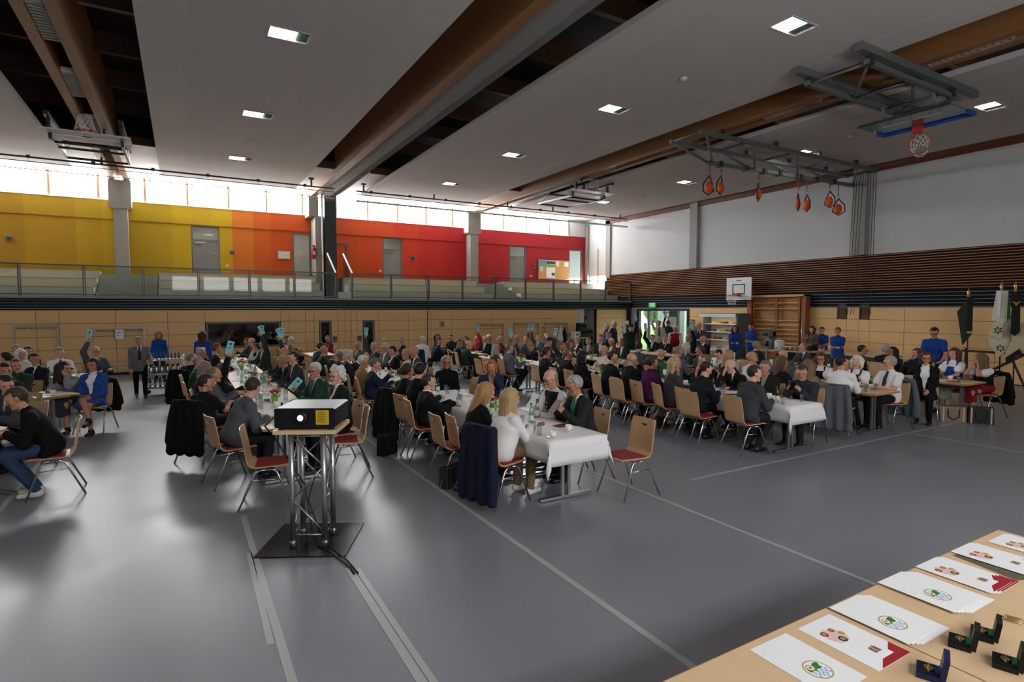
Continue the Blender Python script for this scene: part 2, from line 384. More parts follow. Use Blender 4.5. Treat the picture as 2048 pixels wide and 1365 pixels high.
struct(MB().bb(XL, XR, YU, YU + .2, 7.3, 8.6).bb(19.31, XR + .2, YU, YU + .2, 6.35, 7.3).build('wall_lintel', m_white))
# corridor behind the gallery doors so that open leaves show a lit room
struct(MB().bb(XL, XR + 3, YU + 3, YU + 3.2, 2.5, 6.2).build('wall_corridor', m_white)); struct(MB().bb(XL, XR + 3, YU + .2, YU + 3, 2.4, 2.55).build('floor_corridor', m_conc)); struct(MB().bb(XL, XR + 3, YU + .2, YU + 3, 6.15, 6.3).build('ceiling_corridor', m_white))
m_corr = mat('corridor_lamp', '#fff6e0', .5, emit=5.)
for x in (1.0, 4.8, 9.0, 16.0, 20.0):
    tag(MB().bb(x - .6, x + .6, YU + 1.2, YU + 1.8, 6.1, 6.148).build('corridor_light', m_corr), 'bright ceiling panel in the corridor behind the gallery door', 'ceiling light', 'corridor ceiling panels')
def leaf_door(n, x0, x1, z0, zt, kind):
    d = struct(MB().bb(x0, x0 + .07, YU + .02, YU + .12, z0, zt).bb(x1 - .07, x1, YU + .02, YU + .12, z0, zt).bb(x0 + .07, x1 - .07, YU + .02, YU + .12, zt - .07, zt).build('door_%d' % n, m_grey))
    if kind == 'grey':
        MB().bb(x0 + .07, x1 - .07, YU + .04, YU + .1, zt - .62, zt - .56).build('transom', m_grey, d)
        MB().bb(x0 + .08, x1 - .08, YU + .06, YU + .075, zt - .55, zt - .08).build('pane', m_glass, d)
        MB().bb(x0 + .08, x1 - .08, YU + .05, YU + .1, z0, zt - .63).build('leaf', m_door, d)
        MB().bb(x1 - .2, x1 - .1, YU + .02, YU + .05, z0 + 1.02, z0 + 1.05).build('handle', m_alu, d)
        MB().bb(x0 + .15, x0 + .5, YU + .015, YU + .05, zt - .72, zt - .66).build('door_closer', m_alu, d)
    elif kind == 'glass':
        MB().bb(x0 + .08, x1 - .08, YU + .06, YU + .075, z0, zt - .08).build('pane', m_glass, d)
    else:
        MB().bb(x0 + .08, x1 - .08, YU + .05, YU + .1, z0, zt - .08).build('leaf', m_bands, d)
    return d
for n, (k, (x0, x1, zt)) in enumerate(zip(('grey', 'glass', 'paint', 'grey', 'grey', 'glass'), doors)): leaf_door(n + 1, x0, x1, 3.45, zt, k)
for x0, x1, zt in doors: struct(MB().bb(x0, x1, YU, YU + .2, 2.55, 3.45).build('sill', m_conc))
# ---- clerestory: frosted panes full of daylight
m_pane = mat('daylight_pane', (.93, .97, 1, 1), .4, emit=WINDOW_POWER)
m_mull = mat('window_mullion', '#9a7452', .5)
mull = [-9.4, -8.5, -7.03, -5.56, -4.09, -2.61, -1.12, .33, 1.82, 3.29, 4.77, 6.23, 7.69, 9.15, 10.61, 12.04, 13.5, 15.01, 16.46, 18.0, 19.31]
for i in range(len(mull) - 1):
    w = struct(MB().bb(mull[i] + .03, mull[i + 1] - .03, YU + .05, YU + .08, 6.35, 7.3).build('window_%d' % (10 + i), m_pane))
    MB().bb(mull[i + 1] - .04, mull[i + 1] + .04, YU, YU + .1, 6.35, 7.3).build('mullion', m_mull, w)
    MB().bb(mull[i], mull[i + 1], YU - .06, YU + .05, 6.33, 6.37).build('window_sill', m_whitep, w)
# ---- concrete columns with brackets
def column(x, w=.44, wb=.72):
    c = struct(MB().bb(x - w / 2, x + w / 2, YU - .55, YU - .05, 2.55, 6.0).build('column', m_conc))
    MB().prism([(x - w / 2, 5.98), (x - wb / 2, 6.05), (x - wb / 2, 7.04), (x + wb / 2, 7.04), (x + wb / 2, 6.05), (x + w / 2, 5.98)], YU - .6, YU - .02, axis='y').build('bracket', m_conc, c)
for x in (-1.9, 13.0): column(x)
c = struct(MB().bb(5.1, 5.4, YU - 1.0, YU - .05, 2.55, 6.2).build('column', m_conc)); MB().bb(4.85, 5.25, YU - 1.0, YU - .05, 6.2, 7.04).build('bracket', m_conc, c)
struct(MB().bb(5.46, 5.95, YU - 1.2, YU - .1, 2.55, 7.4).build('column', m_dkmet), 'dark steel guide of the dividing curtain')
tag(MB().tube([(5.36, YU - 1.15, 2.6), (5.36, YU - 1.15, 7.2)], .035).build('guide_pipe', m_whitep), 'white vertical pipe beside the dark curtain guide', 'pipe')
# ---- right wall
wr = MB().bb(XR, XR + .2, YB, YU, 4.05, 8.6).bb(XR, XR + .2, YB, 18.86, 2.2, 4.05).bb(XR, XR + .2, 22.4, 24.9, 0, 4.05).bb(XR, XR + .2, 18.86, 22.4, 2.2, 4.05).bb(XR, XR + .2, 26.4, YU, 2.55, 4.05)
wall_r = struct(wr.build('wall_right', m_white), 'long side wall with slats and beech panels')
struct(MB().bb(XR, XR + .2, YB, 18.86, 0, 2.2).build('wall_right_base', m_joint))
pane = struct(MB().bb(XR + .05, XR + .07, 25.0, 26.3, 3.4, 5.6).build('window_40', m_pane)); MB().bb(XR - .01, XR + .1, 25.6, 25.68, 3.4, 5.6).build('mullion', m_mull, pane)
slatback = struct(MB().bb(XR - .012, XR, YB, 24.9, 2.24, 4.06).build('trim_2', m_slatd), 'black backing of the slatted wall')
for i in range(15):
    z = 2.84 + i * .0835
    MB().bb(XR - .06, XR - .012, YB, 24.9 if i > 3 else 23.6 + i * .3, z, z + .024).build('slat', m_slatw, slatback)
for i in range(5):
    z = 2.26 + i * .112
    MB().bb(XR - .05, XR - .012, YB, 22.75, z, z + .016).build('slat', m_bluesl, slatback)
rjo = [18.8, 17.89, 15.42, 12.86, 11.87, 11.51, 11.09, 10.74, 9.64, 7.2, 4.8, 2.4, 0, -2.4, -3.5]; rz_ = [.02, .21, .62, 1.01, 1.41, 1.82, 2.23]
wrb = bpy.data.objects['wall_right_base']
for i in range(len(rjo) - 1):
    for j in range(6):
        if i in (4, 6) and j == 5: continue
        MB().bb(XR - .022, XR, rjo[i + 1] + .006, rjo[i] - .006, rz_[j] + .005, rz_[j + 1] - .005).build('panel', m_beech, wrb)
m_pocket = mat('rope_pocket_wood', '#5c4433', .7, var=.2, scale=(20, 20, 1))
for y0, y1, l in ((11.53, 11.86, 'dark recessed rope pocket in the beech panels beside the standing helper'), (10.76, 11.08, 'second dark recessed rope pocket in the beech panels')):
    t = thing('rope_pocket', l, 'wall recess', (XR - .03, (y0 + y1) / 2, 2.05)); MB().bb(0, .028, y0 - (y0 + y1) / 2, y1 - (y0 + y1) / 2, -.22, .32).build('back_board', m_pocket, t)
    MB().bb(-.01, .028, y1 - (y0 + y1) / 2 - .06, y1 - (y0 + y1) / 2, -.22, .32).build('reveal', m_blk, t)
for y in (3.7, 11.15, 18.55): struct(MB().bb(XR - .16, XR, y - .22, y + .22, 4.06, 7.05).build('column', m_conc))
struct(MB().bb(XR - .1, XR, 24.5, 24.85, 3.9, 7.05).build('column', m_conc)); struct(MB().bb(XR - .12, XR, YU - .25, YU, 2.55, 7.05).build('column', m_conc))
m_glulam_r = mat('glulam_red', '#6b3a24', .6, var=.25, scale=(30, .7, 30))
struct(MB().bb(XR - .1, XR, YB, 24.9, 6.87, 7.75).build('beam', m_glulam_r))
# glazed entrance
ent = struct(MB().bb(XR - .02, XR + .14, 18.86, 22.4, 2.08, 2.2).bb(XR - .02, XR + .14, 22.2, 22.4, 0, 2.08).bb(XR - .02, XR + .14, 18.86, 18.98, 0, 2.08).bb(XR - .02, XR + .14, 19.55, 20.1, 0, 2.08).bb(XR - .02, XR + .14, 20.1, 22.2, 0, .08).bb(XR - .02, XR + .14, 21.52, 21.58, .08, 2.08).build('door_20', m_dkmet), 'glazed entrance with dark steel frame')
for y0, y1 in ((18.98, 19.55), (20.1, 21.52), (21.58, 22.2)): MB().bb(XR + .05, XR + .06, y0, y1, .08, 2.08).build('pane', m_glass, ent)
MB().bb(XR - .06, XR - .02, 21.6, 21.64, .95, 1.2).build('handle', m_alu, ent)
m_lawn = mat('lawn', '#86a060', .9, var=.3, scale=(3, 3, 3))
struct(MB().bb(XR, 60, 8, 50, -.3, -.05).build('lawn', m_lawn))
struct(MB().bb(XR + 2.0, XR + 8, 21.0, 22.9, -.1, 3.2).build('wall_outside', m_white))
m_leaf = mat('hedge_leaf', '#6a7d58', .8, var=.3, scale=(8, 8, 8))
for k, (x, y) in enumerate(((31, 28), (33, 33.5), (34, 23.5))):
    t = thing('garden_tree', ('round green tree beyond the entrance glass', 'second green tree farther along the lawn', 'small green tree seen through the narrow entrance pane')[k], 'tree', (x, y, -.05))
    MB().tube([(0, 0, 0), (0, 0, 1.6)], .12).build('trunk', m_pocket, t); b = MB()
    for q in range(9): b.ball((random.uniform(-.8, .8), random.uniform(-.8, .8), 1.8 + random.uniform(0, 1.2)), random.uniform(.6, .9), 8)
    b.build('crown', m_leaf, t)
tg = mat('notice_paper', '#dfe6ea', .7)
for k, (y, z, w, h) in enumerate(((22.3, 1.98, .5, .1), (22.4, 1.5, .3, .4), (21.95, 1.55, .3, .42), (21.9, .95, .3, .42))):
    tag(MB().bb(XR + 1.985, XR + 1.999, y - w / 2, y + w / 2, z - h / 2, z + h / 2).build('notice_sheet', m_grey if k == 0 else tg), ('grey nameplate on the white porch wall', 'pale notice beside the nameplate on the porch wall', 'pale notice in the middle of the porch wall', 'lower pale notice on the porch wall')[k], 'notice')

# ---- roof: deck, glulam beams, purlins, white soffit, sails
roof = struct(MB().bb(XL, XR, YB, YU, 8.5, 8.6).build('roof', m_deck))
for y in np.arange(YB + .9, 21.0, 2.35):
    for x0, x1 in ((XL, -2.23), (-1.57, 4.95), (5.2, 12.77), (13.43, XR)):
        MB().bb(x0, x1, y - .07, y + .07, 8.05, 8.5).build('purlin', m_glulam_x, roof)
bx = [(-2.23, -2.04), (-1.76, -1.57), (4.95, 5.2), (12.77, 12.96), (13.24, 13.43), (-9.4, -9.2)]
for x0, x1 in bx: struct(MB().bb(x0, x1, YB, YU - .03, ZC, 8.5).build('beam', m_glulam))
sof = MB()
for x0, x1 in ((XL, -2.23), (-1.57, 4.95), (6.25, 12.77), (13.43, XR - .1)): sof.bb(x0, x1, 21.3, YU, 7.3, 7.4); sof.bb(x0, x1, 21.3, 21.4, 7.4, 8.5, 1); sof.bb(x0, x1, 21.22, 21.3, 7.25, 7.5, 2)
struct(sof.build('ceiling_soffit', [m_soffit, m_deck, m_glulam_x]))
sails = [(-8.4, -3.13), (-.54, 4.12), (6.8, 11.72), (14.05, 20.3)]
m_perf = mat('sail_perforated', '#bdb7b3', .9)
def mat_perf():
    m = m_perf; nt = m.node_tree; b = nt.nodes['Principled BSDF']; tc = nt.nodes.new('ShaderNodeTexCoord'); vo = nt.nodes.new('ShaderNodeTexVoronoi'); vo.inputs['Scale'].default_value = 28; vo.inputs['Randomness'].default_value = 0
    cr = nt.nodes.new('ShaderNodeValToRGB'); cr.color_ramp.elements[0].position = .2; cr.color_ramp.elements[0].color = hexc('#8d8783'); cr.color_ramp.elements[1].position = .3; cr.color_ramp.elements[1].color = hexc('#c6c0bc')
    nt.links.new(tc.outputs['Object'], vo.inputs[0]); nt.links.new(vo.outputs['Distance'], cr.inputs[0]); nt.links.new(cr.outputs[0], b.inputs['Base Color'])
mat_perf()
LAMP_Y = (1.5, 6.25, 10.95, 15.75, 20.55)
lamps_x = []
for k, (x0, x1) in enumerate(sails):
    s = struct(MB().bb(x0, x0 + .78, YB, 24.6, ZC, ZC + .12).build('ceiling', m_sail), 'white suspended ceiling sail')
    xc = (-5.75, 1.79, 9.25, 16.95)[k]; lamps_x.append(xc)
    MB().bb(x1 - .78, x1, YB, 24.6, ZC, ZC + .12).build('border_panel', m_sail, s)
    a, b = x0 + .78, x1 - .78; p = MB(); ys = [YB] + [v for y in LAMP_Y for v in (y - .23, y + .23)] + [24.6]
    for i in range(0, len(ys), 2): p.bb(a, b, ys[i], ys[i + 1], ZC + .004, ZC + .12)
    for y in LAMP_Y: p.bb(a, xc - .36, y - .23, y + .23, ZC + .004, ZC + .12); p.bb(xc + .36, b, y - .23, y + .23, ZC + .004, ZC + .12)
    p.build('perforated_panel', m_perf, s)
m_lamp = mat('lamp_diffuser', (1, .98, .94, 1), .5, emit=LAMP_POWER)
m_louv = mat('lamp_louvre', '#5f7a70', .5)
sailn = ('yellow-wall corner', 'projector-side', 'middle', 'slatted-wall'); ordn = ('over the front tables', 'second', 'third', 'fourth', 'last before the gallery')
lamp0 = None
for k, xc in enumerate(lamps_x):
    for i, y in enumerate(LAMP_Y):
        lab = 'square bright ceiling light in the %s sail, %s' % (sailn[k], ordn[i])
        if lamp0 is None:
            lamp0 = thing('ceiling_light', lab, 'ceiling light', (xc, y, ZC), 0, 'square lights in the ceiling sails')
            MB().bb(-.37, .37, -.24, -.2, -.004, .1).bb(-.37, .37, .2, .24, -.004, .1).bb(-.37, -.33, -.2, .2, -.004, .1).bb(.33, .37, -.2, .2, -.004, .1).build('frame', m_sail, lamp0)
            MB().bb(-.33, .12, -.2, .2, .02, .05).build('diffuser', m_lamp, lamp0)
            lv = MB().bb(.12, .33, -.2, .2, .05, .06); [lv.bb(.12, .33, -.2 + q * .04 + .015, -.2 + q * .04 + .02, .02, .05) for q in range(10)]
            lv.build('louvre', m_louv, lamp0)
        else: copy_tree(lamp0, None, (xc, y, ZC), 0, lab)
# ================================================================ gallery fittings
px = [-9.2, -7.6, -5.95, -4.31, -2.70, -1.09, .54, 2.17, 3.73, 5.29]; px2 = [5.91, 7.51, 9.16, 10.76, 12.4, 14.03, 15.63, 17.26, 18.85, 20.51]
m_railglass = glass_mat('railing_glass', '#f1f6f3', .22)
for nm, P in (('gallery railing in front of the yellow and orange wall', px), ('gallery railing in front of the red wall', px2)):
    r = thing('gallery_railing', 'steel and glass ' + nm, 'railing', (P[0], YG + .05, 2.6)); X0 = P[0]
    MB().bb(0, P[-1] - X0, -.03, .03, .97, 1.01).build('top_rail', m_steel, r); MB().bb(0, P[-1] - X0, -.02, .02, .04, .08).build('bottom_rail', m_steel, r)
    for x in P:
        MB().bb(x - X0 - .04, x - X0 - .012, -.03, .03, 0, 1.0).bb(x - X0 + .012, x - X0 + .04, -.03, .03, 0, 1.0).build('post', m_steel, r)
    for a, b in zip(P[:-1], P[1:]): MB().bb(a - X0 + .05, b - X0 - .05, -.006, .006, .09, .96).build('glass_pane', m_railglass, r)
# stepped seating
m_riser = mat('tribune_riser', '#b9bdb3', .7, var=.05, scale=(2, 2, 2)); m_seatw = mat('tribune_seat', '#d08a4a', .5, var=.15, scale=(1, 30, 30))
segs = [(XL + .05, -2.55), (-.7, 5.0), (6.2, 12.75), (14.3, 20.4)]
for k, (x0, x1) in enumerate(segs):
    for i in range(3):
        y = 23.7 + i * .85; z = 2.6 + .33 * (i + 1); cut = .0 if k in (0,) else .25 * i
        t = thing('tribune_step', ('lowest', 'middle', 'top')[i] + ' wooden seating step ' + ('beyond the yellow wall', 'below the grey door on yellow', 'below the orange and red doors', 'below the notice board')[k], 'seating step', ((x0 + x1) / 2, y, 2.6))
        a, b = x0 - (x0 + x1) / 2, x1 - (x0 + x1) / 2
        MB().bb(a, b, 0, .83, 0, z - 2.63).build('riser', m_riser, t); MB().bb(a, b, -.02, .45, z - 2.63, z - 2.6).build('seat_board', m_seatw, t)
for k, (x0, x1) in enumerate(((-2.5, -.75), (12.8, 14.25))):
    t = thing('gallery_stairs', ('pale concrete steps by the column on the yellow wall', 'pale concrete steps by the column on the red wall')[k], 'stairs', ((x0 + x1) / 2, 23.7, 2.6)); h = (x1 - x0) / 2
    for i in range(5): MB().bb(-h, h, i * .42, (i + 1) * .42 + .01, 0, .17 * (i + 1)).build('tread', m_conc, t)
struct(MB().bb(XL, XR, 26.2, YU, 2.6, 3.45).build('floor_landing', m_conc))
# sloping handrails beside the curtain guide
for k, x in enumerate((5.3, 5.95)):
    t = thing('stair_handrail', ('white sloping handrail against the dark curtain guide', 'white sloping handrail in front of the orange door')[k], 'handrail', (x, YG + .1, 2.6))
    MB().beam((0, .05, 1.0), (0, 1.5, 1.9), .05, .05).build('grip', m_whitep, t); MB().bb(-.02, .02, 0, .05, 0, 1.02).build('post', m_steel, t)
    MB().prism([(.05, .1), (1.5, .1), (1.5, 1.85), (.05, .95)], -.005, .005, axis='x').build('glass_pane', m_railglass, t)
tag(MB().bb(5.36, 5.86, YG + .02, YG + .1, 2.6, 2.86).build('low_gate', m_white), 'small pale gate panel in the gap of the railing', 'gate')
# things on the painted wall
def wall_box(name, lab, cat, x, z, w, h, m, y=YU, d=.05, face=None):
    t = thing(name, lab, cat, (x, y - d, z)); MB().bb(-w / 2, w / 2, 0, d, -h / 2, h / 2).build('housing', m, t)
    if face: MB().bb(-w * .32, w * .32, -.008, 0, -h * .3, h * .3).build('face', face, t)
    return t
wall_box('door_call_panel', 'small dark call panel on the yellow wall', 'control panel', -5.25, 4.7, .2, .14, m_grey, face=m_dkmet)
wall_box('door_call_panel', 'small dark call panel between yellow and orange bands', 'control panel', 1.9, 4.55, .2, .14, m_grey, face=m_dkmet)
wall_box('door_call_panel', 'small dark call panel on the red band by the grey door', 'control panel', 9.9, 4.66, .22, .2, m_grey, face=m_dkmet)
wall_box('door_call_panel', 'small dark call panel beside the cork notice board', 'control panel', 16.95, 4.55, .22, .2, m_grey, face=m_dkmet)
wall_box('wall_chart', 'small framed pale chart on the orange band', 'framed chart', 3.95, 4.55, .48, .32, m_alu, face=mat('chart_paper', '#cfd3bf', .7))
for x, l in ((1.7, 'white light switch beside the grey door on yellow'), (8.25, 'white light switch beside the grey door on orange'), (16.75, 'white light switch by the notice board')): wall_box('light_switch', l, 'light switch', x, 4.0, .09, .09, m_whitep, d=.015)
def extinguisher(loc, lab, rz=0):
    t = thing('fire_extinguisher', lab, 'fire extinguisher', loc, rz)
    MB().lathe([(.07, 0), (.085, .02), (.085, .42), (.05, .5), (.03, .52)], 12).build('cylinder', m_red, t); MB().bb(-.05, .05, -.02, .02, .52, .57).tube([(0, 0, .55), (.09, 0, .5), (.1, 0, .2)], .012, 6).build('valve_and_hose', m_blk, t)
    MB().bb(-.04, .04, -.089, -.084, .16, .32).build('instruction_label', m_whitep, t); MB().bb(-.03, .03, .08, .14, .1, .4).build('wall_bracket', m_grey, t)
extinguisher((5.0, YU - 1.12, 4.35), 'red fire extinguisher on the column by the bright glass door')
extinguisher((17.95, YG + .55, 1.25), 'red fire extinguisher in the white niche below the gallery')
cb = thing('cork_board', 'cork notice board with posters on the red wall', 'notice board', (18.25, YU - .04, 4.38))
MB().bb(-1.06, 1.06, -.03, .03, -.55, .55).build('frame', m_alu, cb); MB().bb(-1.03, 1.03, -.035, -.03, -.52, .52).build('cork', mat('cork', '#c89a5e', .9, var=.15, scale=(60, 60, 60)), cb)
def sheet(nm, lab, x, z, w, h, m, par=None):
    return tag(MB().bb(x - w / 2, x + w / 2, YU - .082, YU - .077, z - h / 2, z + h / 2).build(nm, m), lab, 'poster')
sheet('poster', 'blue poster at the corner of the cork board', 17.5, 4.75, .35, .3, mat('poster_blue', '#4fa0d8', .6))
p = sheet('poster', 'tall white poster with navy and green header on the cork board', 18.02, 4.4, .6, .95, m_whitep)
MB().bb(17.73, 18.31, YU - .086, YU - .082, 4.7, 4.86).build('header', mat('poster_navy', '#27406a', .6), p); MB().bb(17.73, 18.31, YU - .086, YU - .082, 4.52, 4.68).build('green_block', mat('poster_green', '#7ba83c', .6), p); MB().bb(18.08, 18.3, YU - .086, YU - .082, 4.05, 4.22).build('photo_block', mat('poster_photo', '#3b4c63', .6), p)
sheet('poster', 'small white sheet pinned below the blue poster', 17.4, 4.4, .2, .28, mat('poster_pale', '#bcd0c4', .6))
sheet('poster', 'white sheet pinned beside the tall poster', 18.5, 4.72, .18, .3, m_whitep); sheet('poster', 'white sheet in the far corner of the cork board', 19.1, 4.72, .28, .25, m_whitep)
# ---- protective net rail in front of the windows
m_net = mat('net_cord', '#e9e9e6', .8)
for k, (x0, x1) in enumerate(((XL, 5.25), (6.1, 20.2))):
    t = thing('net_rail', ('dark net rail across the yellow side windows', 'dark net rail across the red side windows')[k], 'net rail', (x0, YG - .05, 6.85)); L = x1 - x0
    MB().tube([(0, 0, 0), (L, 0, 0)], .028, 8).build('rail', m_dkmet, t); MB().tube([(0, 0, -.13), (L, 0, -.13)], .012, 6).build('cable', m_dkmet, t)
    for x in np.arange(.6, L, 1.62):
        MB().bb(x - .05, x + .05, -.05, .05, -.04, .06).tube([(x, 0, -.05), (x, 0, -.36)], .004, 4).build('clamp', m_dkmet, t)
    for x in ((3.2, 7.3, 13.8) if k == 0 else (.3, 3.3, 6.9, 9.4, 13.6)): MB().bb(x - .03, x + .03, -.03, .03, 0, .3).bb(x - .09, x + .09, -.06, .06, .26, .32).build('hanger', m_dkmet, t)
    n = MB().tube([(0, 0, -.36), (L, 0, -.37)], .018, 6)
    if k == 0:
        for x in np.arange(0.05, L, .1): n.tube([(x, 0, -.37), (x + .02, .02, -.43 - .02 * math.sin(x * 9)), (x + .05, 0, -.47 - .03 * math.sin(x * 5))], .006, 4, caps=False)
    else: n.tube([(0, 0, -.4), (L, 0, -.41)], .035, 6)
    n.build('net_bundle', m_net, t)
# ---- dividing curtain gathered under the roof
m_cur = mat('curtain_grey', '#8a8884', .75, var=.04, scale=(3, 1, 3))
cv = thing('dividing_curtain', 'grey dividing curtain gathered between the roof beams', 'curtain', (5.6, YB, ZC + .17))
prof = [(-.38, .25), (-.4, .05), (-.34, -.1), (-.2, -.17), (0, -.2), (.04, -.19)]
for i in range(6): prof += [(.06 + i * .05, -.2 + .008 * i), (.085 + i * .05, -.165 + .008 * i)]
prof += [(.38, -.1), (.38, .25)]
MB().prism(prof[::-1], .2, YU - YB - 1.3, axis='y').build('fabric_folds', m_cur, cv)
MB().bb(-.4, .4, .2, YU - YB - 1.3, .25, .4).build('roller_box', m_dkmet, cv)
# ---- unlit strip lights between the beam pairs
m_strip = mat('strip_louvre', '#a9a79a', .4, metal=.3)
k = 0
for x, ys in ((-1.9, (6.5, 9.6, 12.7, 15.9, 19.2)), (13.1, (1.0, 5.3, 8.9, 12.6, 16.3, 19.9))):
    for y in ys:
        t = thing('strip_light', '%s strip light between the twin beams %s' % (('first', 'second', 'third', 'fourth', 'fifth', 'sixth')[list(ys).index(y)], 'by the yellow wall' if x < 0 else 'nearer the slatted wall'), 'strip light', (x, y, ZC + .06), 0, 'strip lights between the twin beams')
        MB().bb(-.13, .13, -.75, .75, .02, .12).build('housing', m_whitep, t)
        b = MB(); [b.bb(-.12, .12, -.72 + q * .12, -.715 + q * .12, -.02, .02) for q in range(13)]; b.bb(-.125, -.12, -.74, .74, -.03, .02).bb(.12, .125, -.74, .74, -.03, .02)
        b.build('louvre', m_strip, t)

# ================================================================ gym equipment
m_rim = mat('rim_orange_red', '#c8281c', .4); m_blue = mat('edge_blue', '#1f4fa8', .5); m_board = mat('board_white', '#e6e8ea', .4); m_acr = glass_mat('acrylic_board', '#c4d4d0', 1.)
def circle_pts(c, r, n, ax1, ax2): 
    a1 = np.array(ax1, float); a2 = np.array(ax2, float)
    return [np.array(c, float) + r * (math.cos(2 * math.pi * i / n) * a1 + math.sin(2 * math.pi * i / n) * a2) for i in range(n + 1)]
def ring_net(t, c, n3, a1, a2, depth=.42, r=.225):
    """rim ring with centre c, opening direction n3 (where the net hangs to)"""
    MB().tube(circle_pts(c, r, 20, a1, a2), .012, 6).build('rim', m_rim, t)
    b = MB(); c = np.array(c, float); n3 = np.array(n3, float); a1 = np.array(a1, float); a2 = np.array(a2, float); lv = 4
    P = [[c + n3 * depth * l / lv + (r * (1 - .42 * (l / lv) ** .8)) * (math.cos(2 * math.pi * (q + .5 * (l % 2)) / 10) * a1 + math.sin(2 * math.pi * (q + .5 * (l % 2)) / 10) * a2) for q in range(10)] for l in range(lv + 1)]
    for l in range(lv):
        for q in range(10):
            for d in ((0, -1) if l % 2 == 0 else (0, 1)): b.tube([P[l][q], P[l + 1][(q + d) % 10]], .006, 4, caps=False)
    b.build('net', m_net, t)
# wall goal
t = thing('basketball_goal', 'white basketball goal fixed on the slatted wall', 'basketball goal', (19.9, 15.57, 2.55))
MB().bb(-.02, .02, -.6, .6, 0, .92).build('backboard', m_board, t)
MB().bb(-.03, -.02, -.3, .3, .62, .66).bb(-.03, -.02, -.3, .3, .24, .28).bb(-.03, -.02, -.3, -.26, .28, .62).bb(-.03, -.02, .26, .3, .28, .62).build('target_square', m_blk, t)
MB().bb(-.024, -.02, -.12, .12, .78, .82).build('maker_mark', m_red, t)
MB().bb(-.2, -.02, -.09, .09, .16, .28).build('rim_mount', m_rim, t); ring_net(t, (-.42, 0, .2), (0, 0, -1), (1, 0, 0), (0, 1, 0), .4)
MB().beam((.02, -.3, .2), (.62, -.3, .1), .05, .05).beam((.02, .3, .2), (.62, .3, .1), .05, .05).beam((.02, -.3, .75), (.62, -.3, .6), .05, .05).beam((.02, .3, .75), (.62, .3, .6), .05, .05).build('wall_arms', m_dkmet, t)
# ceiling goals folded under the roof
def ceiling_goal(lab, x, y, z, flip, acr, rz=0):
    t = thing('ceiling_basketball_goal', lab, 'basketball goal', (x, y, z), rz)
    for s in (-.6, .6):
        MB().beam((-2.3, s, 0), (2.4, s, 0), .14, .14).build('carrier_rail', m_gymgrey, t)
        MB().beam((-2.0, s * .97, -.2), (1.6, s * .97, -.22), .09, .09).build('swing_arm', m_gymgrey, t)
        for q in (-1.9, 1.3): MB().bb(q - .05, q + .05, s - .06, s + .06, -.25, 0).build('bracket', m_dkmet, t)
    for a, b in (((-1.9, -.58, -.2), (-1.9, .58, -.2)), ((-.3, -.58, -.21), (-.3, .58, -.21)), ((1.0, -.58, -.22), (1.0, .58, -.22)), ((1.6, -.5, -.22), (1.6, .5, -.22)), ((-1.9, -.58, -.2), (-.3, .58, -.21)), ((-.3, -.58, -.21), (1.0, .0, -.22)), ((1.0, 0, -.22), (1.6, .58, -.22))):
        MB().tube([a, b], .03, 6).build('cross_brace', m_gymgrey, t)
    return t
g = ceiling_goal('acrylic ceiling basketball goal above the slatted-wall side, red ring hanging low', 13.1, 6.6, 6.98, 1, 1)
bm = g
# tilted board hanging at the +X end
# board folded up level under the roof, ring hanging from its padded edge
MB().box((.88, -.08, -.66), (1.1, 1.8, .03)).build('backboard', m_acr, g)
MB().bb(1.4, 1.47, -1.0, .84, -.72, -.64).bb(1.15, 1.4, -1.0, -.93, -.72, -.64).bb(1.15, 1.4, .77, .84, -.72, -.64).build('edge_padding', m_blue, g)
MB().bb(.32, .34, -.98, .82, -.69, -.63).build('board_edge', m_dkmet, g)
for q in (-.35, .2): MB().bb(.75, .79, q - .3, q + .3, -.681, -.677).build('target_line', m_board, g)
MB().bb(1.28, 1.4, -.05, .14, -.82, -.68).build('rim_mount', m_rim, g)
ring_net(g, (1.45, .05, -1.05), (.25, 0, -.55), (0, 1, 0), (0, 0, 1), .3)
for q in (-.55, .45): MB().tube([(.9, q, -.64), (.6, q, -.24)], .03, 6).tube([(.9, q, -.64), (1.3, q, -.24)], .03, 6).build('board_support', m_gymgrey, g)
def flat_goal(lab, x, y, z):
    t = thing('ceiling_basketball_goal', lab, 'basketball goal', (x, y, z))
    MB().bb(-.95, .95, -.03, .03, -.02, .02).bb(-.95, .95, -.5, .55, -.0, .02).build('backboard', m_board, t)
    for s in (-.75, .75):
        MB().beam((s, -.6, .35), (s, 2.6, .35), .1, .1).build('carrier_rail', m_dkmet, t); MB().beam((s, 0, -.14), (s, 2.3, -.08), .06, .06).build('swing_arm', m_alu, t)
        MB().bb(s - .04, s + .04, -.1, .1, -.14, 0).bb(s - .04, s + .04, -.3, -.2, 0, .4).build('bracket', m_dkmet, t)
    for y_, z_ in ((.3, -.13), (.9, -.12), (2.3, -.08), (1.6, .2)): MB().tube([(-.75, y_, z_), (.75, y_, z_)], .035, 6).build('cross_brace', m_dkmet, t)
    MB().tube([(-.75, 2.3, -.08), (-.75, 1.2, .35)], .02, 6).tube([(.75, 2.3, -.08), (.75, 1.2, .35)], .02, 6).build('stay', m_alu, t)
    MB().bb(-.1, .1, -.12, .0, .0, .12).build('rim_mount', m_rim, t); ring_net(t, (0, -.38, .1), (0, -.1, .95), (1, 0, 0), (0, .95, .3), .4)
    for s in (-.3, .3): MB().bb(s - .03, s + .03, .6, .7, .3, .55).build('beam_hanger', m_dkmet, t)
    return t
flat_goal('basketball goal folded up flat below the twin beams at the yellow wall', -1.98, 18.45, 6.62)
flat_goal('basketball goal folded up flat under the beam at the red wall', 13.6, 17.6, 6.6)
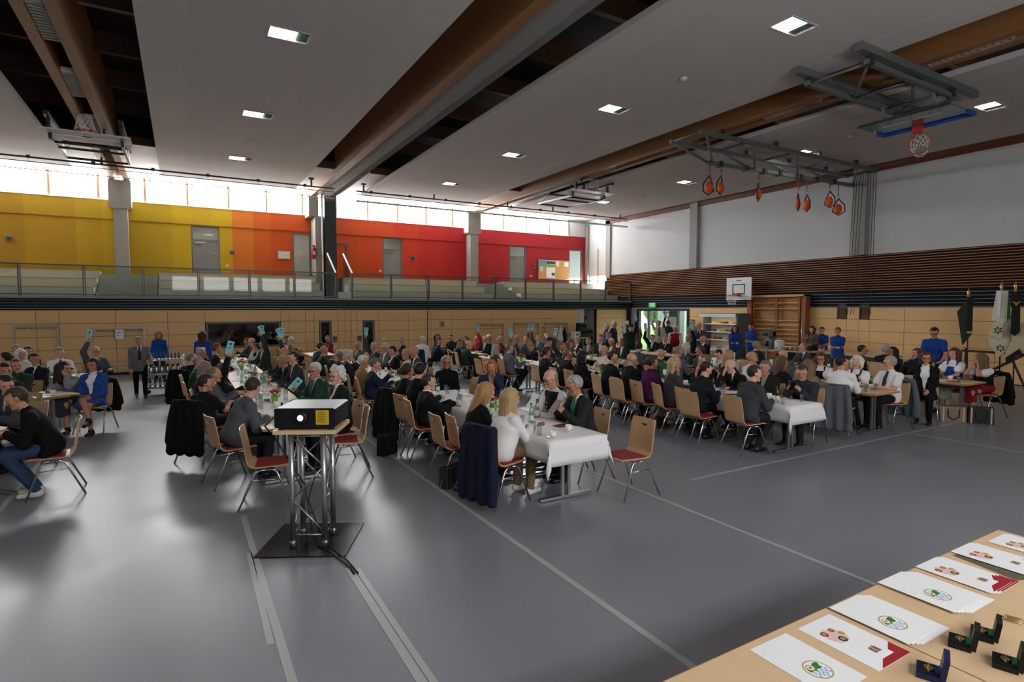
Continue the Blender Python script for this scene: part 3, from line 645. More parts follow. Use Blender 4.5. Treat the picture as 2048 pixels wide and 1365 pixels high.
# sling trainer gantry
t = thing('sling_trainer_gantry', 'grey steel gantry for sling trainers under the ceiling beside the slatted wall', 'gym gantry', (16.3, 11.3, 6.75))
LOW = lambda x: (x, .46 - .0563 * (x + 2.8), -.25)
for a, b in (((-4.35, -.62, .12), (4.2, -.7, .12)), ((-4.35, .42, .12), (4.2, .3, .12)), (LOW(-2.8), LOW(4.2))): MB().beam(a, b, .1, .1).build('rail', m_gymgrey, t)
for a, b in (((-4.3, -.62, .12), (-4.3, .42, .12)), ((-4.25, .42, .1), LOW(-2.8)), ((-4.1, -.62, .1), LOW(-2.6)), ((-2.2, -.64, .1), LOW(-.8)), ((-.2, -.66, .1), LOW(1.2)), ((1.8, -.68, .1), LOW(3.2)), ((-2.3, .4, .1), LOW(-.9)), ((-.3, .37, .1), LOW(1.1)), ((1.7, .34, .1), LOW(3.0)), ((-2.4, -.64, .12), (-2.4, .4, .12)), ((-.3, -.66, .12), (-.3, .37, .12)), ((1.7, -.68, .12), (1.7, .34, .12)), ((4.1, -.7, .12), (4.1, .3, .12)), ((3.0, -.68, .12), LOW(4.1))):
    MB().tube([a, b], .034, 6).build('diagonal_brace', m_gymgrey, t)
for x, y in ((-3.5, -.62), (-1.2, -.64), (.9, -.66), (2.9, -.68), (-1.2, .38), (.9, .36), (2.9, .33)): MB().bb(x - .05, x + .05, y - .05, y + .05, .12, .3).build('hanger', m_dkmet, t)
for x in (-2.3, -1.2, -.4, .3, 1.3, 2.1, 3.0): c_ = LOW(x); MB().bb(x - .06, x + .06, c_[1] - .09, c_[1] + .09, -.33, -.17).build('clamp', m_dkmet, t)
m_or = mat('sling_orange', '#e2501c', .6)
for k, (u, v, hgt) in enumerate(((1419, 366, .55), (1442, 366, .5), (1517, 380, .6), (1596, 400, .5), (1613, 402, .55), (1659, 395, .5), (1676, 410, .65))):
    d_ = ray(u, v); ta = d_[0] / d_[1]; yy = (11.76 + .0563 * 13.5) / (1 + .0563 * ta); p = ony(u, v, yy); t = thing('sling_trainer', 'orange sling trainer hanging from the gantry, %s from the free end' % ('first', 'second', 'third', 'fourth', 'fifth', 'sixth', 'seventh')[k], 'sling trainer', tuple(p), .3 * k, 'orange sling trainers under the gantry')
    SS = 1.8; t.scale = (SS, SS, SS); top = (6.46 - p[2]) / SS
    MB().tube([(0, 0, top), (0, 0, .16)], .008, 5).build('cord', m_red, t)
    MB().tube(circle_pts((.0, 0, .14), .03, 8, (1, 0, 0), (0, 0, 1)), .006, 5).build('carabiner', m_alu, t)
    MB().tube([(0, 0, .12), (-.12, .02, -.02), (-.13, .02, -.14), (-.02, 0, -.2), (.1, 0, -.12), (.06, 0, .0), (0, 0, .1)], .011, 5).build('loop_strap', m_blk, t)
    MB().ball((.0, 0, -.08), (.075, .05, .1), 8).build('pulley_case', m_or, t)
# climbing ropes gathered at the wall column
for k, u in enumerate((1695, 1700, 1706, 1712, 1727, 1733, 1738)):
    a = onx(u + 14, 372, 20.3); b = onx(u - (4 if k < 4 else -4), 610, 20.3)
    b[2] = 2.0; a[2] = 6.87
    tag(MB().tube([a, (a + b) / 2, b], .009, 5).build('pull_rope', mat('rope_dark', '#2c2a27', .9)), 'thin dark pull rope at the wall column, %s counted from the entrance' % ('first', 'second', 'third', 'fourth', 'fifth', 'sixth', 'seventh')[k], 'rope', 'pull ropes at the wall column')
# wall bars
wb = thing('wall_bars', 'wooden wall bars in a framed recess on the beech wall', 'wall bars', (20.35, 14.15, 0)); m_wb = mat('wall_bar_wood', '#dfae74', .5, var=.12, scale=(30, 2, 2)); m_wbd = mat('wall_bar_frame', '#9c5a2c', .5, var=.2, scale=(20, 20, 1))
MB().bb(.18, .22, -1.26, 1.27, .2, 2.73).build('back_board', mat('recess_wood', '#b88a55', .6, var=.1, scale=(2, 2, 30)), wb)
MB().bb(-.1, .2, -1.27, -1.18, 0, 2.73).build('frame_side', m_wbd, wb); MB().bb(-.1, .2, 1.08, 1.27, 0, 2.73).build('frame_side', m_wbd, wb); MB().bb(-.1, .2, -1.27, 1.27, 2.66, 2.74).build('frame_top', m_wb, wb)
for y in (1.0, .0, -.05, -.98): MB().bb(-.04, .06, y - .03, y + .03, .1, 2.6).build('upright', m_wbd, wb)
for h in (.3, .48, .66, .84, 1.02, 1.2, 1.38, 1.56, 1.74, 2.2, 2.42):
    for y0, y1 in ((.03, .97), (-.95, -.08)): MB().beam((-.02, y0, h), (-.02, y1, h), .045, .03).build('bar', m_wb, wb)
MB().tube([(0, -1.1, .2), (0, -1.1, 1.9)], .03, 8).build('steel_post', m_alu, wb)
# exit sign
m_exit = mat('exit_green', '#12a04e', .5, emit=.8)
t = thing('exit_sign', 'green emergency exit sign above the glazed entrance', 'exit sign', (20.5, 21.15, 2.36)); MB().bb(-.04, .04, -.22, .22, -.1, .13).build('housing', m_whitep, t); MB().bb(-.05, -.04, -.2, .2, -.08, .11).build('face', m_exit, t)
MB().bb(-.055, -.05, -.13, -.02, -.06, .09).build('door_pictogram', m_whitep, t); b = MB().ball((-.055, .07, .07), (.005, .02, .02), 6).beam((-.055, .07, .05), (-.055, .05, -.01), .004, .03).beam((-.055, .05, -.01), (-.055, .1, -.06), .004, .02).beam((-.055, .05, -.01), (-.055, .02, -.05), .004, .02).beam((-.055, .1, .03), (-.055, .03, .02), .004, .015); b.build('runner_pictogram', m_whitep, t)
# small ceiling sensors and a wall camera
for k, (u, v) in enumerate(((1368, 157), (1700, 272), (1284, 390), (497, 285))):
    p = onz(u, v, ZC - .02); tag(MB().lathe([(.04, -.05), (.07, -.02), (.07, .02)], 10, tuple(p)).build('smoke_detector', m_sail), ('small round detector in the middle sail', 'small round detector over the gantry', 'small round detector near the gallery end', 'small round detector in the projector-side sail')[k], 'detector')
# ================================================================ furniture
m_chw = mat('chair_beech', '#caa276', .42, var=.1, scale=(30, 30, 2)); m_chr = mat('chair_red', '#8c1a22', .8, var=.1, scale=(80, 80, 80)); m_top = mat('table_beech', '#dcbc94', .45, var=.06, scale=(20, 1.5, 20)); m_edge = mat('table_edge', '#b98646', .5, var=.1, scale=(2, 20, 20))
def chair_parts():
    t = thing('stacking_chair', 'beech chair', 'chair'); P = [(.235, .452), (.2, .464), (.05, .458), (-.1, .452), (-.165, .462), (-.2, .5), (-.215, .56), (-.235, .7), (-.252, .79), (-.257, .815), (-.272, .885)]
    hw = [.19, .205, .21, .21, .205, .2, .2, .2, .198, .197, .185]; xs = [-1, -.33, -.16, .16, .33, 1]
    bm = bmesh.new(); G = []
    for i, (y, z) in enumerate(P):
        cv = .018 if i >= 5 else .0
        G.append([bm.verts.new((x * hw[i], y - cv * (1 - x * x), z)) for x in xs])
    for i in range(len(P) - 1):
        for j in range(5):
            q = [G[i][j], G[i][j + 1], G[i + 1][j + 1], G[i + 1][j]]
            if i == 8:
                if j == 2: continue
                if j == 1: bm.faces.new([G[i][1], G[i][2], G[i + 1][1]]); continue
                if j == 3: bm.faces.new([G[i][3], G[i][4], G[i + 1][4]]); continue
            bm.faces.new(q)
    bmesh.ops.recalc_face_normals(bm, faces=bm.faces); bmesh.ops.solidify(bm, geom=bm.faces[:], thickness=.012)
    me = bpy.data.meshes.new('seat_shell'); bm.to_mesh(me); bm.free(); me.materials.append(m_chw); link('seat_shell', me, t)
    MB().prism([(-.185, .17), (-.16, .215), (.16, .215), (.185, .17), (.19, -.12), (-.19, -.12)][::-1], .462, .482).build('seat_cushion', m_chr, t)
    for s in (-1, 1):
        ax = s * .2
        MB().tube([(ax, 0, .432), (ax, .06, .428), (s * .205, .1, .4), (s * .24, .25, .0)], .011, 8).build('leg', m_chrome, t)
        MB().tube([(ax, 0, .432), (ax, -.07, .428), (s * .205, -.12, .4), (s * .24, -.3, .0)], .011, 8).build('leg', m_chrome, t)
    MB().tube([(-.2, .06, .425), (.2, .06, .425)], .008, 6).tube([(-.2, -.08, .425), (.2, -.08, .425)], .008, 6).build('crossbar', m_chrome, t)
    [MB().tube([(q * .21, .13, .32), (q * .21, -.16, .32)], .005, 5).build('side_rod', m_chrome, t) for q in (-1, 1)]
    return t
CHAIR0 = chair_parts(); CH_KIDS = list(CHAIR0.children); chair_used = [False]
def chair(x, y, rz, label):
    if not chair_used[0]:
        chair_used[0] = True; o = CHAIR0; o.location = (x, y, 0); o.rotation_euler = (0, 0, rz)
    else:
        o = CHAIR0.copy(); COL.objects.link(o); o.location = (x, y, 0); o.rotation_euler = (0, 0, rz)
        for ch in CH_KIDS: c = ch.copy(); COL.objects.link(c); c.parent = o
    o['label'] = label; o['group'] = 'beech stacking chairs with red seats'; return o
ORD = ('first', 'second', 'third', 'fourth', 'fifth', 'sixth', 'seventh', 'eighth', 'ninth', 'tenth', 'eleventh', 'twelfth', 'thirteenth', 'fourteenth', 'fifteenth', 'sixteenth', 'seventeenth', 'eighteenth', 'nineteenth', 'twentieth')
ROWN = {'A': 'cart-aisle', 'B': 'projector', 'C': 'white-blouse', 'D': 'purple-jacket', 'E': 'dirndl', 'F': 'handbag', 'G': 'back-corner'}
ROWX = {'A': -2.0, 'B': 1.2, 'C': 3.8, 'D': 8.1, 'E': 10.55, 'F': 13.42, 'G': 15.7}
m_runner = mat('paper_runner', '#e6e4e2', .7); m_linen = mat('white_linen', '#ebe9e8', .8, var=.03, scale=(12, 12, 12), bump=.1)
def tabletop(t, L, w=.8):
    MB().bb(-w / 2 + .004, w / 2 - .004, .004, L - .004, .712, .74).build('table_top', m_top, t)
    MB().bb(-w / 2, w / 2, 0, .004, .71, .739).bb(-w / 2, w / 2, L - .004, L, .71, .739).bb(-w / 2, -w / 2 + .004, .004, L - .004, .71, .739).bb(w / 2 - .004, w / 2, .004, L - .004, .71, .739).build('edge_band', m_edge, t)
    for y in (.24, L - .24):
        MB().bb(-.36, .36, y - .025, y + .025, .012, .04).build('foot_bar', m_alu, t)
        for x in (-.045, .045): MB().bb(x - .018, x + .018, y - .014, y + .014, .04, .7).build('leg', m_alu, t)
    MB().bb(-.3, -.27, .1, L - .1, .68, .71).bb(.27, .3, .1, L - .1, .68, .71).build('under_frame', m_alu, t)
TABLES = []; TPROTO = {}
def table(row, y0, L=1.4, cloth=None, x=None, rz=0.):
    x = ROWX[row] if x is None else x; idx = sum(1 for q in TABLES if q[0] == row); TABLES.append((row, y0, L, cloth, x, rz))
    lab = 'beech folding table, %s from the open end of the %s row' % (ORD[idx], ROWN[row])
    if L not in TPROTO:
        t = thing('folding_table', lab, 'table', (x, y0, 0)); tabletop(t, L); TPROTO[L] = (t, list(t.children))
    else:
        o, ks = TPROTO[L]; t = o.copy(); COL.objects.link(t); t.location = (x, y0, 0); t['label'] = lab
        for k in ks: c = k.copy(); COL.objects.link(c); c.parent = t
    t['group'] = 'beech folding tables in rows'; t.rotation_euler = (0, 0, rz)
    if cloth == 'runner':
        tag(MB().bb(-.26, .26, .03, L - .02, .7402, .7422).build('paper_runner', m_runner, None, (x, y0, 0), rz), 'white paper runner on the %s table of the %s row' % (ORD[idx], ROWN[row]), 'table runner', 'white paper runners')
def tablecloth(row, y0, y1, lab, tipl=.36, endd=.27, side=.24, seed=1):
    x = ROWX[row]; rnd = random.Random(seed); S = np.concatenate([np.linspace(-.4 - side, -.4, 5)[:-1], np.linspace(-.4, .4, 9), np.linspace(.4, .4 + side, 5)[1:]]); T = np.concatenate([np.linspace(y0 - endd, y0, 5)[:-1], np.linspace(y0, y1, int((y1 - y0) / .1))])
    V = []; ph = rnd.random() * 6
    for t_ in T:
        for s in S:
            ox = max(abs(s) - .4, 0); oy = max(y0 - t_, 0); sg = 1 if s > 0 else -1
            wob = .012 * math.sin(t_ * 7 + ph) if ox > 0 else 0; wob2 = .012 * math.sin(s * 9 + ph) if oy > 0 else 0
            xx = s if ox == 0 else sg * (.405 + wob * ox / side + (.06 * oy / endd if oy > 0 else 0)); yy = t_ if oy == 0 else y0 - .006 - abs(wob2) * oy / endd - (.05 * ox / side if ox > 0 else 0)
            d = math.hypot(ox, oy) * (1.12 if ox > 0 and oy > 0 and sg < 0 else 1.0)
            V.append((x + xx, yy, .7445 - d + (.0 if d else .0)))
    n = len(S); F = [(i * n + j, i * n + j + 1, (i + 1) * n + j + 1, (i + 1) * n + j) for i in range(len(T) - 1) for j in range(n - 1)]
    bm = MB().add(V, F, 0, True); o = bm.build('tablecloth', m_linen); md = o.modifiers.new('thickness', 'SOLIDIFY'); md.thickness = .003; md.offset = 1
    return tag(o, lab, 'tablecloth')
# tables
table('A', 9.07, 1.4, None, -1.85, math.radians(135))
table('A', 12.49, 1.4, 'runner', -1.78, math.radians(123))
table('A', 14.45, 1.4, 'runner', -2.1)
for i in range(8): table('B', 7.35 + i * 1.4, 1.4, 'runner')
for i in range(3): table('C', 5.05 + i * 1.4, 1.4)
for i in range(4): table('C', 10.3 + i * 1.4, 1.4, 'runner')
table('C', 18.2, 1.4, 'runner')
for i in range(4): table('D', 5.1 + i * 1.4, 1.4)
for i in range(3): table('D', 11.4 + i * 1.4, 1.4, 'runner')
table('D', 16.1, 1.4, 'runner')
for i in range(3): table('E', 5.15 + i * 1.4, 1.4)
for i in range(4): table('E', 10.0 + i * 1.4, 1.4, 'runner')
table('F', 4.95, 1.4)
for i in range(2): table('F', 7.9 + i * 1.4, 1.4, 'runner')
for i in range(2): table('F', 12.4 + i * 1.4, 1.4, 'runner')
table('G', 6.6, 1.4)
tablecloth('C', 5.04, 9.25, 'white cloth on the row with the empty end chair, long corner tip hanging', seed=3)
tablecloth('D', 5.09, 10.7, 'white cloth on the row of the person in grey suit by the notebook', seed=5)

# ---- table things
m_gl = glass_mat('drinking_glass', '#eef4f4', 1.6); m_bot = glass_mat('bottle_clear', '#cfe0dc', 1.6); m_green = mat('bottle_green', '#1d6b34', .08, trans=.5, ior=1.4); m_brown = mat('bottle_brown', '#3a1a0c', .1)
m_lbl = mat('bottle_label', '#d7dccb', .6); m_pot = mat('pot_lime', '#8fc22a', .5); m_fol = mat('plant_leaf', '#2f5a22', .7, var=.3, scale=(30, 30, 30)); m_fl = mat('blossom_red', '#d23a1c', .6, var=.3, scale=(40, 40, 40)); m_fl2 = mat('blossom_crimson', '#a01826', .6)
m_porc = mat('porcelain', '#ece9e4', .3); m_menu = mat('menu_dark_red', '#571d1c', .5); m_paper = mat('white_paper', '#f0efee', .7)
PROTO = {}
def proto_place(kind, loc, rz, lab, group, cat):
    if kind not in PROTO:
        t = {'glass': mk_glass, 'bottle': mk_bottle, 'greenbottle': mk_green, 'brownbottle': mk_brown, 'cup': mk_cup, 'plate': mk_plate, 'pot': mk_pot, 'booklet': mk_booklet, 'sheet': mk_sheet, 'carafe': mk_carafe, 'coffeepot': mk_coffee}[kind]()
        PROTO[kind] = (t, list(t.children)); o = t
    else:
        t, ks = PROTO[kind]; o = t.copy(); COL.objects.link(o)
        for k in ks: c = k.copy(); COL.objects.link(c); c.parent = o
    o.location = loc; o.rotation_euler = (0, 0, rz); tag(o, lab, cat, group); return o
def mk_glass(): return MB().lathe([(.026, 0), (.031, .1), (.033, .12), (.031, .12), (.029, .1), (.024, .008)], 10).build('drinking_glass', m_gl)
def mk_bottle():
    t = thing('water_bottle', 'x', 'bottle'); MB().lathe([(.031, 0), (.033, .01), (.033, .13), (.026, .17), (.014, .2), (.0135, .235)], 10).build('body', m_bot, t); MB().lathe([(.0335, .03), (.0335, .1)], 10).build('paper_label', m_lbl, t); MB().lathe([(.015, .235), (.015, .255)], 8).build('cap', m_green, t); return t
def mk_green():
    t = thing('green_bottle', 'x', 'bottle'); MB().lathe([(.03, 0), (.031, .13), (.024, .165), (.013, .2), (.0135, .24)], 10).build('body', m_green, t); MB().lathe([(.0315, .03), (.0315, .1)], 10).build('paper_label', m_lbl, t); return t
def mk_brown():
    t = thing('brown_bottle', 'x', 'bottle'); MB().lathe([(.031, 0), (.032, .14), (.024, .18), (.014, .21), (.0135, .25)], 10).build('body', m_brown, t); MB().lathe([(.0325, .04), (.0325, .11)], 10).build('paper_label', m_lbl, t); return t
def mk_cup():
    t = thing('coffee_cup', 'x', 'cup'); MB().lathe([(.025, .012), (.04, .04), (.043, .08), (.04, .08), (.036, .045), (.02, .02)], 10).build('bowl', m_porc, t); MB().tube([(.04, 0, .07), (.062, 0, .06), (.06, 0, .035), (.038, 0, .03)], .005, 5).build('handle', m_porc, t); MB().lathe([(.03, 0), (.07, .012), (.068, .014), (.03, .006)], 12).build('saucer', m_porc, t); return t
def mk_plate():
    t = thing('cake_plate', 'x', 'plate'); MB().lathe([(.06, 0), (.1, .014), (.098, .017), (.06, .006)], 14).build('dish', m_porc, t); MB().prism([(-.05, -.02), (.04, -.03), (.04, .03)], .006, .045).build('cake_slice', mat('cake', '#8a5a30', .8, var=.3, scale=(60, 60, 60)), t); return t
def mk_pot():
    t = thing('flower_pot', 'x', 'potted plant'); MB().lathe([(.04, 0), (.055, .1), (.058, .105), (.05, .105), (.045, .09)], 12).build('pot', m_pot, t); rnd = random.Random(2); lf = MB()
    for q in range(70):
        a = rnd.uniform(0, 6.28); r = rnd.uniform(.01, .085); z = .11 + rnd.uniform(0, .08) - r * .25; d = np.array((math.cos(a), math.sin(a), .3)); s = np.array((-math.sin(a), math.cos(a), 0)) * .016; p = np.array((math.cos(a) * r, math.sin(a) * r, z))
        lf.add([p, p + d * .022 + s, p + d * .05, p + d * .022 - s], [(0, 1, 2, 3)])
    lf.build('foliage', m_fol, t)
    fb = MB()
    for q in range(26):
        a = rnd.uniform(0, 6.28); r = rnd.uniform(0, .085); fb.ball((math.cos(a) * r, math.sin(a) * r, .2 - r * .45 + rnd.uniform(0, .02)), (.018, .018, .013), 6, rnd.choice((0, 0, 1)))
    fb.build('blossoms', [m_fl, m_fl2], t); return t
def mk_booklet():
    t = thing('menu_booklet', 'x', 'booklet'); MB().bb(-.075, .075, -.105, .105, 0, .004).build('cover', m_menu, t); MB().bb(-.06, .06, -.02, .06, .004, .0045).build('print_panel', m_red, t); return t
def mk_sheet(): return MB().bb(-.105, .105, -.148, .148, 0, .0015).build('paper_sheet', m_paper)
def mk_carafe(): return MB().lathe([(.045, 0), (.05, .1), (.03, .17), (.035, .21), (.032, .21), (.027, .17), (.045, .1), (.04, .01)], 12).build('glass_carafe', m_gl)
def mk_coffee():
    t = thing('coffee_pot', 'x', 'coffee pot'); MB().lathe([(.06, 0), (.07, .03), (.06, .16), (.045, .2)], 12).build('body', m_alu, t); MB().lathe([(.046, .2), (.03, .225), (.008, .24)], 10).build('lid', m_blk, t); MB().tube([(-.055, 0, .17), (-.1, 0, .16), (-.1, 0, .06), (-.065, 0, .05)], .009, 6).build('handle', m_blk, t); return t
rt = random.Random(11)
for k, (row, y0, L, cl, x, trz) in enumerate(TABLES):
    rn = ROWN[row]; zt = .7455 if (row in 'CD' and cl is None) else .7425
    far = y0 > 13; on = ORD[sum(1 for q in TABLES[:k] if q[0] == row)]
    occ = []
    def spot(dx=.22):
        for _ in range(30):
            a_, b_ = rt.uniform(-dx, dx), rt.uniform(.12, L - .12); p = (x + a_ * math.cos(trz) - b_ * math.sin(trz), y0 + a_ * math.sin(trz) + b_ * math.cos(trz))
            if all(math.hypot(p[0] - q[0], p[1] - q[1]) > .15 for q in occ): occ.append(p); return p
        occ.append(p); return p
    if (k % 2 == 0 or row in 'DA') and row not in 'G' and not (row in 'CF' and abs(y0 - 5) < .2) and not (row == 'D' and y0 < 6) and not (row == 'E' and y0 < 6) and not (row == 'A' and y0 < 13):
        p = (x - (L / 2 - .1) * math.sin(trz), y0 + (L / 2 - .1) * math.cos(trz)); occ.append(p); proto_place('pot', (p[0], p[1], zt), rt.uniform(0, 6), 'red flowers in a lime green pot on the %s row, %s table' % (rn, ORD[sum(1 for q in TABLES[:k] if q[0] == row)]), 'flower pots on the tables', 'potted plant')
    for kind, n, nm in (('glass', 3 if not far else 2, 'clear drinking glass on the %s row, %s table from its open end'), ('bottle', 2, 'small clear water bottle on the %s row, %s table from its open end'), ('cup', 2 if not far else 1, 'white coffee cup with saucer on the %s row, %s table from its open end'), ('plate', 1, 'white plate with cake on the %s row, %s table from its open end'), ('sheet', 1, 'white paper sheet lying on the %s row, %s table from its open end'), ('booklet', 1 if not far else 0, 'dark red booklet lying on the %s row, %s table from its open end')):
        if row == 'A' and y0 < 9.5 and kind != 'sheet': continue
        for q in range(n):
            p = spot(.3 if kind in ('glass', 'bottle', 'cup', 'plate') else .26); proto_place(kind, (p[0], p[1], zt + .0004), trz + rt.uniform(-.4, .4) + (math.pi / 2 if kind in ('sheet', 'booklet') else 0), nm % (rn, on), {'glass': 'drinking glasses', 'bottle': 'water bottles', 'cup': 'coffee cups', 'plate': 'cake plates', 'sheet': 'paper sheets', 'booklet': 'red booklets'}[kind] + ' of the %s row, %s table' % (rn, on), {'glass': 'glass', 'bottle': 'bottle', 'cup': 'cup', 'plate': 'plate', 'sheet': 'paper', 'booklet': 'booklet'}[kind])
proto_place('brownbottle', (1.08, 7.75, .7425), 0, 'tall brown bottle beside the flower pot near the projector', None, 'bottle')
proto_place('greenbottle', (10.75, 5.55, .74), 0, 'green beer bottle in front of the person in white shirt and tie', None, 'bottle')
proto_place('carafe', (8.0, 6.55, .7455), 0, 'glass carafe beside the red flower pot on the purple-jacket row', None, 'carafe')

# ---- projector on its truss stand
pc = (1.02, 5.48); pr = math.radians(-27.5)
t = thing('truss_stand', 'aluminium truss stand on a black base plate carrying the projector', 'projector stand', (pc[0], pc[1], 0), pr)
MB().prism([(-.42, -.36), (.38, -.36), (.38, .42), (-.42, .42)], 0, .012).build('base_plate', mat('black_plate', '#1b1c1e', .3, metal=.4, var=.15, scale=(6, 6, 6)), t)
cx = .145
for x in (-cx, cx):
    for y in (-cx, cx):
        MB().tube([(x, y, .05), (x, y, 1.07)], .026, 10).build('chord', m_alu, t); MB().lathe([(.03, .012), (.03, .06), (.026, .07)], 10, (x, y, 0)).build('coupler', m_alu, t)
for a, b in (((-cx, -cx), (cx, -cx)), ((cx, -cx), (cx, cx)), ((cx, cx), (-cx, cx)), ((-cx, cx), (-cx, -cx))):
    for z0, z1 in ((.14, .45), (.45, .76), (.76, 1.04)):
        i = int(round((z0 - .14) / .31)); p, q = ((*a, z0), (*b, z1)) if i % 2 else ((*b, z0), (*a, z1))
        MB().tube([p, q], .008, 6).build('lattice', m_alu, t)
    MB().tube([(*a, .12), (*b, .12)], .008, 6).tube([(*a, 1.04), (*b, 1.04)], .008, 6).build('lattice', m_alu, t)
MB().bb(-.28, .28, -.22, .3, 1.07, 1.105).build('shelf_board', m_top, t)
p = thing('projector', 'black video projector with glowing lens on the truss stand', 'projector', (pc[0], pc[1], 1.105), pr)
m_pj = mat('projector_case', '#17171c', .35); m_beam = mat('projector_lens', (1, .98, 1, 1), .3, emit=30.)
b = MB().prism([(-.27, .03), (-.255, .02), (.255, .02), (.27, .03), (.27, .19), (.25, .2), (-.25, .2), (-.27, .19)], -.2, .3, axis='y'); b.build('case', m_pj, p)
for x, y in ((-.22, -.16), (.22, -.16), (-.22, .26), (.22, .26)): MB().lathe([(.03, 0), (.03, .012), (.02, .022)], 8, (x, y, 0)).build('foot', m_blk, p)
MB().lathe([(.06, 0), (.06, .025), (.045, .03)], 18, (-.03, -.2, .115), R=np.array([[1, 0, 0], [0, 0, -1], [0, 1, 0]])).build('lens_ring', m_blk, p)
MB().ball((-.03, -.232, .115), (.024, .006, .024), 12).build('lens', m_beam, p)
lb = MB().bb(.1, .215, -.2035, -.2, .05, .18).build('warning_label', mat('label_yellow', '#d9b31c', .5), p)
x = MB(); [x.bb(.112, .112 + (.06 + .03 * ((q * 7) % 3) / 2), -.2045, -.2035, .165 - q * .009, .168 - q * .009) for q in range(12)]; x.build('print_lines', m_blk, lb)
x = MB(); [x.bb(.27, .273, -.14, .24, .05 + q * .012, .055 + q * .012) for q in range(11)]; x.build('side_vent', m_blk, p)
MB().bb(-.1, -.07, -.202, -.2, .11, .115).build('maker_mark', m_whitep, p)
tag(MB().tube([(.72, 5.75, 1.16), (.64, 5.7, 1.1), (.7, 5.6, 1.02), (.95, 5.5, .55), (1.0, 5.45, .1), (1.02, 5.3, .02), (1.1, 5.1, .012), (1.17, 4.75, .01), (1.17, 4.6, .008)], .008, 6).build('power_cable', m_blk), 'black cable running from the projector down to the taped floor strip', 'cable')
tag(MB().tube([(1.12, 5.62, 1.06), (1.05, 5.55, .6), (.98, 5.5, .4), (1.06, 5.4, .1), (1.12, 5.2, .014), (1.18, 4.9, .012), (1.2, 4.6, .008)], .007, 6).build('signal_cable', m_blk), 'second black cable crossing inside the projector stand', 'cable')

# ---- front tables with certificates
for k, (x0, x1) in enumerate(((1.28, 2.674), (2.684, 4.62))):
    t = thing('folding_table', ('beech front table holding the blue medal box', 'beech front table holding the stacked certificates')[k], 'table', ((x0 + x1) / 2, .75, 0)); L = x1 - x0
    MB().bb(-L / 2, L / 2, 0, .8, .712, .74).build('table_top', m_top, t); MB().bb(-L / 2, L / 2, .8, .803, .71, .7405).build('edge_band', m_edge, t)
    for x in (-L / 2 + .24, L / 2 - .24):
        MB().bb(x - .025, x + .025, .05, .75, .012, .04).build('foot_bar', m_alu, t)
        for y in (.355, .445): MB().bb(x - .014, x + .014, y - .018, y + .018, .04, .71).build('leg', m_alu, t)
m_em = mat('emblem_rim', '#b9a24a', .6); m_emg = mat('emblem_green', '#2f7d36', .6); m_emb = mat('emblem_blue', '#8ab8e0', .6); m_emr = mat('emblem_red', '#a3202c', .6); m_card = mat('certificate_card', '#f2f2f2', .6); m_pink = mat('map_pink', '#eac3c3', .6); m_emk = mat('emblem_dark', '#22382a', .6)
def disc(b, c, r, z, mi=0, n=24, ry=None): b.prism([(c[0] + r * math.cos(6.2832 * i / n), c[1] + (ry or r) * math.sin(6.2832 * i / n)) for i in range(n)], z, z + .0003, mi); return b
def emblem(par, cx_, cy, z):
    disc(MB(), (cx_, cy), .058, z).build('emblem_ring', m_em, par); disc(MB(), (cx_, cy), .052, z + .0003).build('emblem_field', m_card, par)
    b = MB(); 
    for i in range(-4, 5):
        for j in range(-4, 0):
            if (i + j) % 2 == 0 and math.hypot(i * .011, j * .011) < .047: b.prism([(cx_ + i * .011 - .006, cy + j * .011), (cx_ + i * .011, cy + j * .011 - .009), (cx_ + i * .011 + .006, cy + j * .011), (cx_ + i * .011, cy + j * .011 + .009)], z + .0006, z + .0009)
    b.build('emblem_lozenges', m_emb, par)
    g = MB(); rr = random.Random(4)
    for i in range(16): a = rr.uniform(.1, 3.2); r = rr.uniform(.01, .04); disc(g, (cx_ + math.cos(a) * r, cy + math.sin(a) * r * .9 + .002), .011, z + .0006 + i * .00002, 0, 7)
    g.build('emblem_leaves', m_emg, par)
    q = MB(); disc(q, (cx_ - .018, cy + .02), .019, z + .0011, 0, 16); disc(q, (cx_ - .018, cy + .02), .014, z + .0014, 1, 16); disc(q, (cx_ - .018, cy + .02), .006, z + .0017, 2, 12); q.build('emblem_target', [m_em, m_card, m_emr], par)
def badge_print(par, x, y, z):
    disc(MB(), (x, y), .05, z, ry=.04).prism([(x - .06, y), (x - .02, y + .06), (x + .03, y + .03), (x + .055, y - .01), (x + .02, y - .05), (x - .04, y - .045)], z, z + .0002).build('map_shape', m_pink, par)
    q = MB(); 
    for dx, dy, r, m in ((-.04, .03, .018, 2), (.02, .035, .014, 2), (.04, .0, .014, 1), (.0, -.03, .02, 0)): disc(q, (x + dx, y + dy), r, z + .0004, m, 14); disc(q, (x + dx, y + dy), r * .55, z + .0007, 1, 10)
    q.build('club_badges', [m_emk, m_em, m_emr], par)
    q = MB(); [q.bb(x + .02 + i * .009, x + .027 + i * .009, y - .16, y - .125 + (i % 2) * .006, z, z + .0003, (0, 2, 1)[i % 3]) for i in range(5)]; q.build('guild_mark', [m_emk, m_em, m_emr], par)
def cert(x0, y1, z, lab, kind, grp=None):
    t = thing('certificate', lab, 'certificate', (x0, y1, z), 0, grp)
    MB().bb(0, .25, -.35, 0, 0, .0015).build('card', m_card, t)
    if kind == 'emblem': emblem(t, .125, -.225, .0016)
    if kind == 'badge': badge_print(t, .1, -.12, .0016); MB().prism([(.03, -.35), (.25, -.35), (.25, -.26), (.19, -.29), (.19, -.315), (.1, -.315)], .0016, .0019).build('red_corner', m_emr, t)
    return t
ZT = .7405
cert(2.056, 1.514, ZT, 'single white certificate with round green and blue emblem beside the red-cornered one', 'emblem')
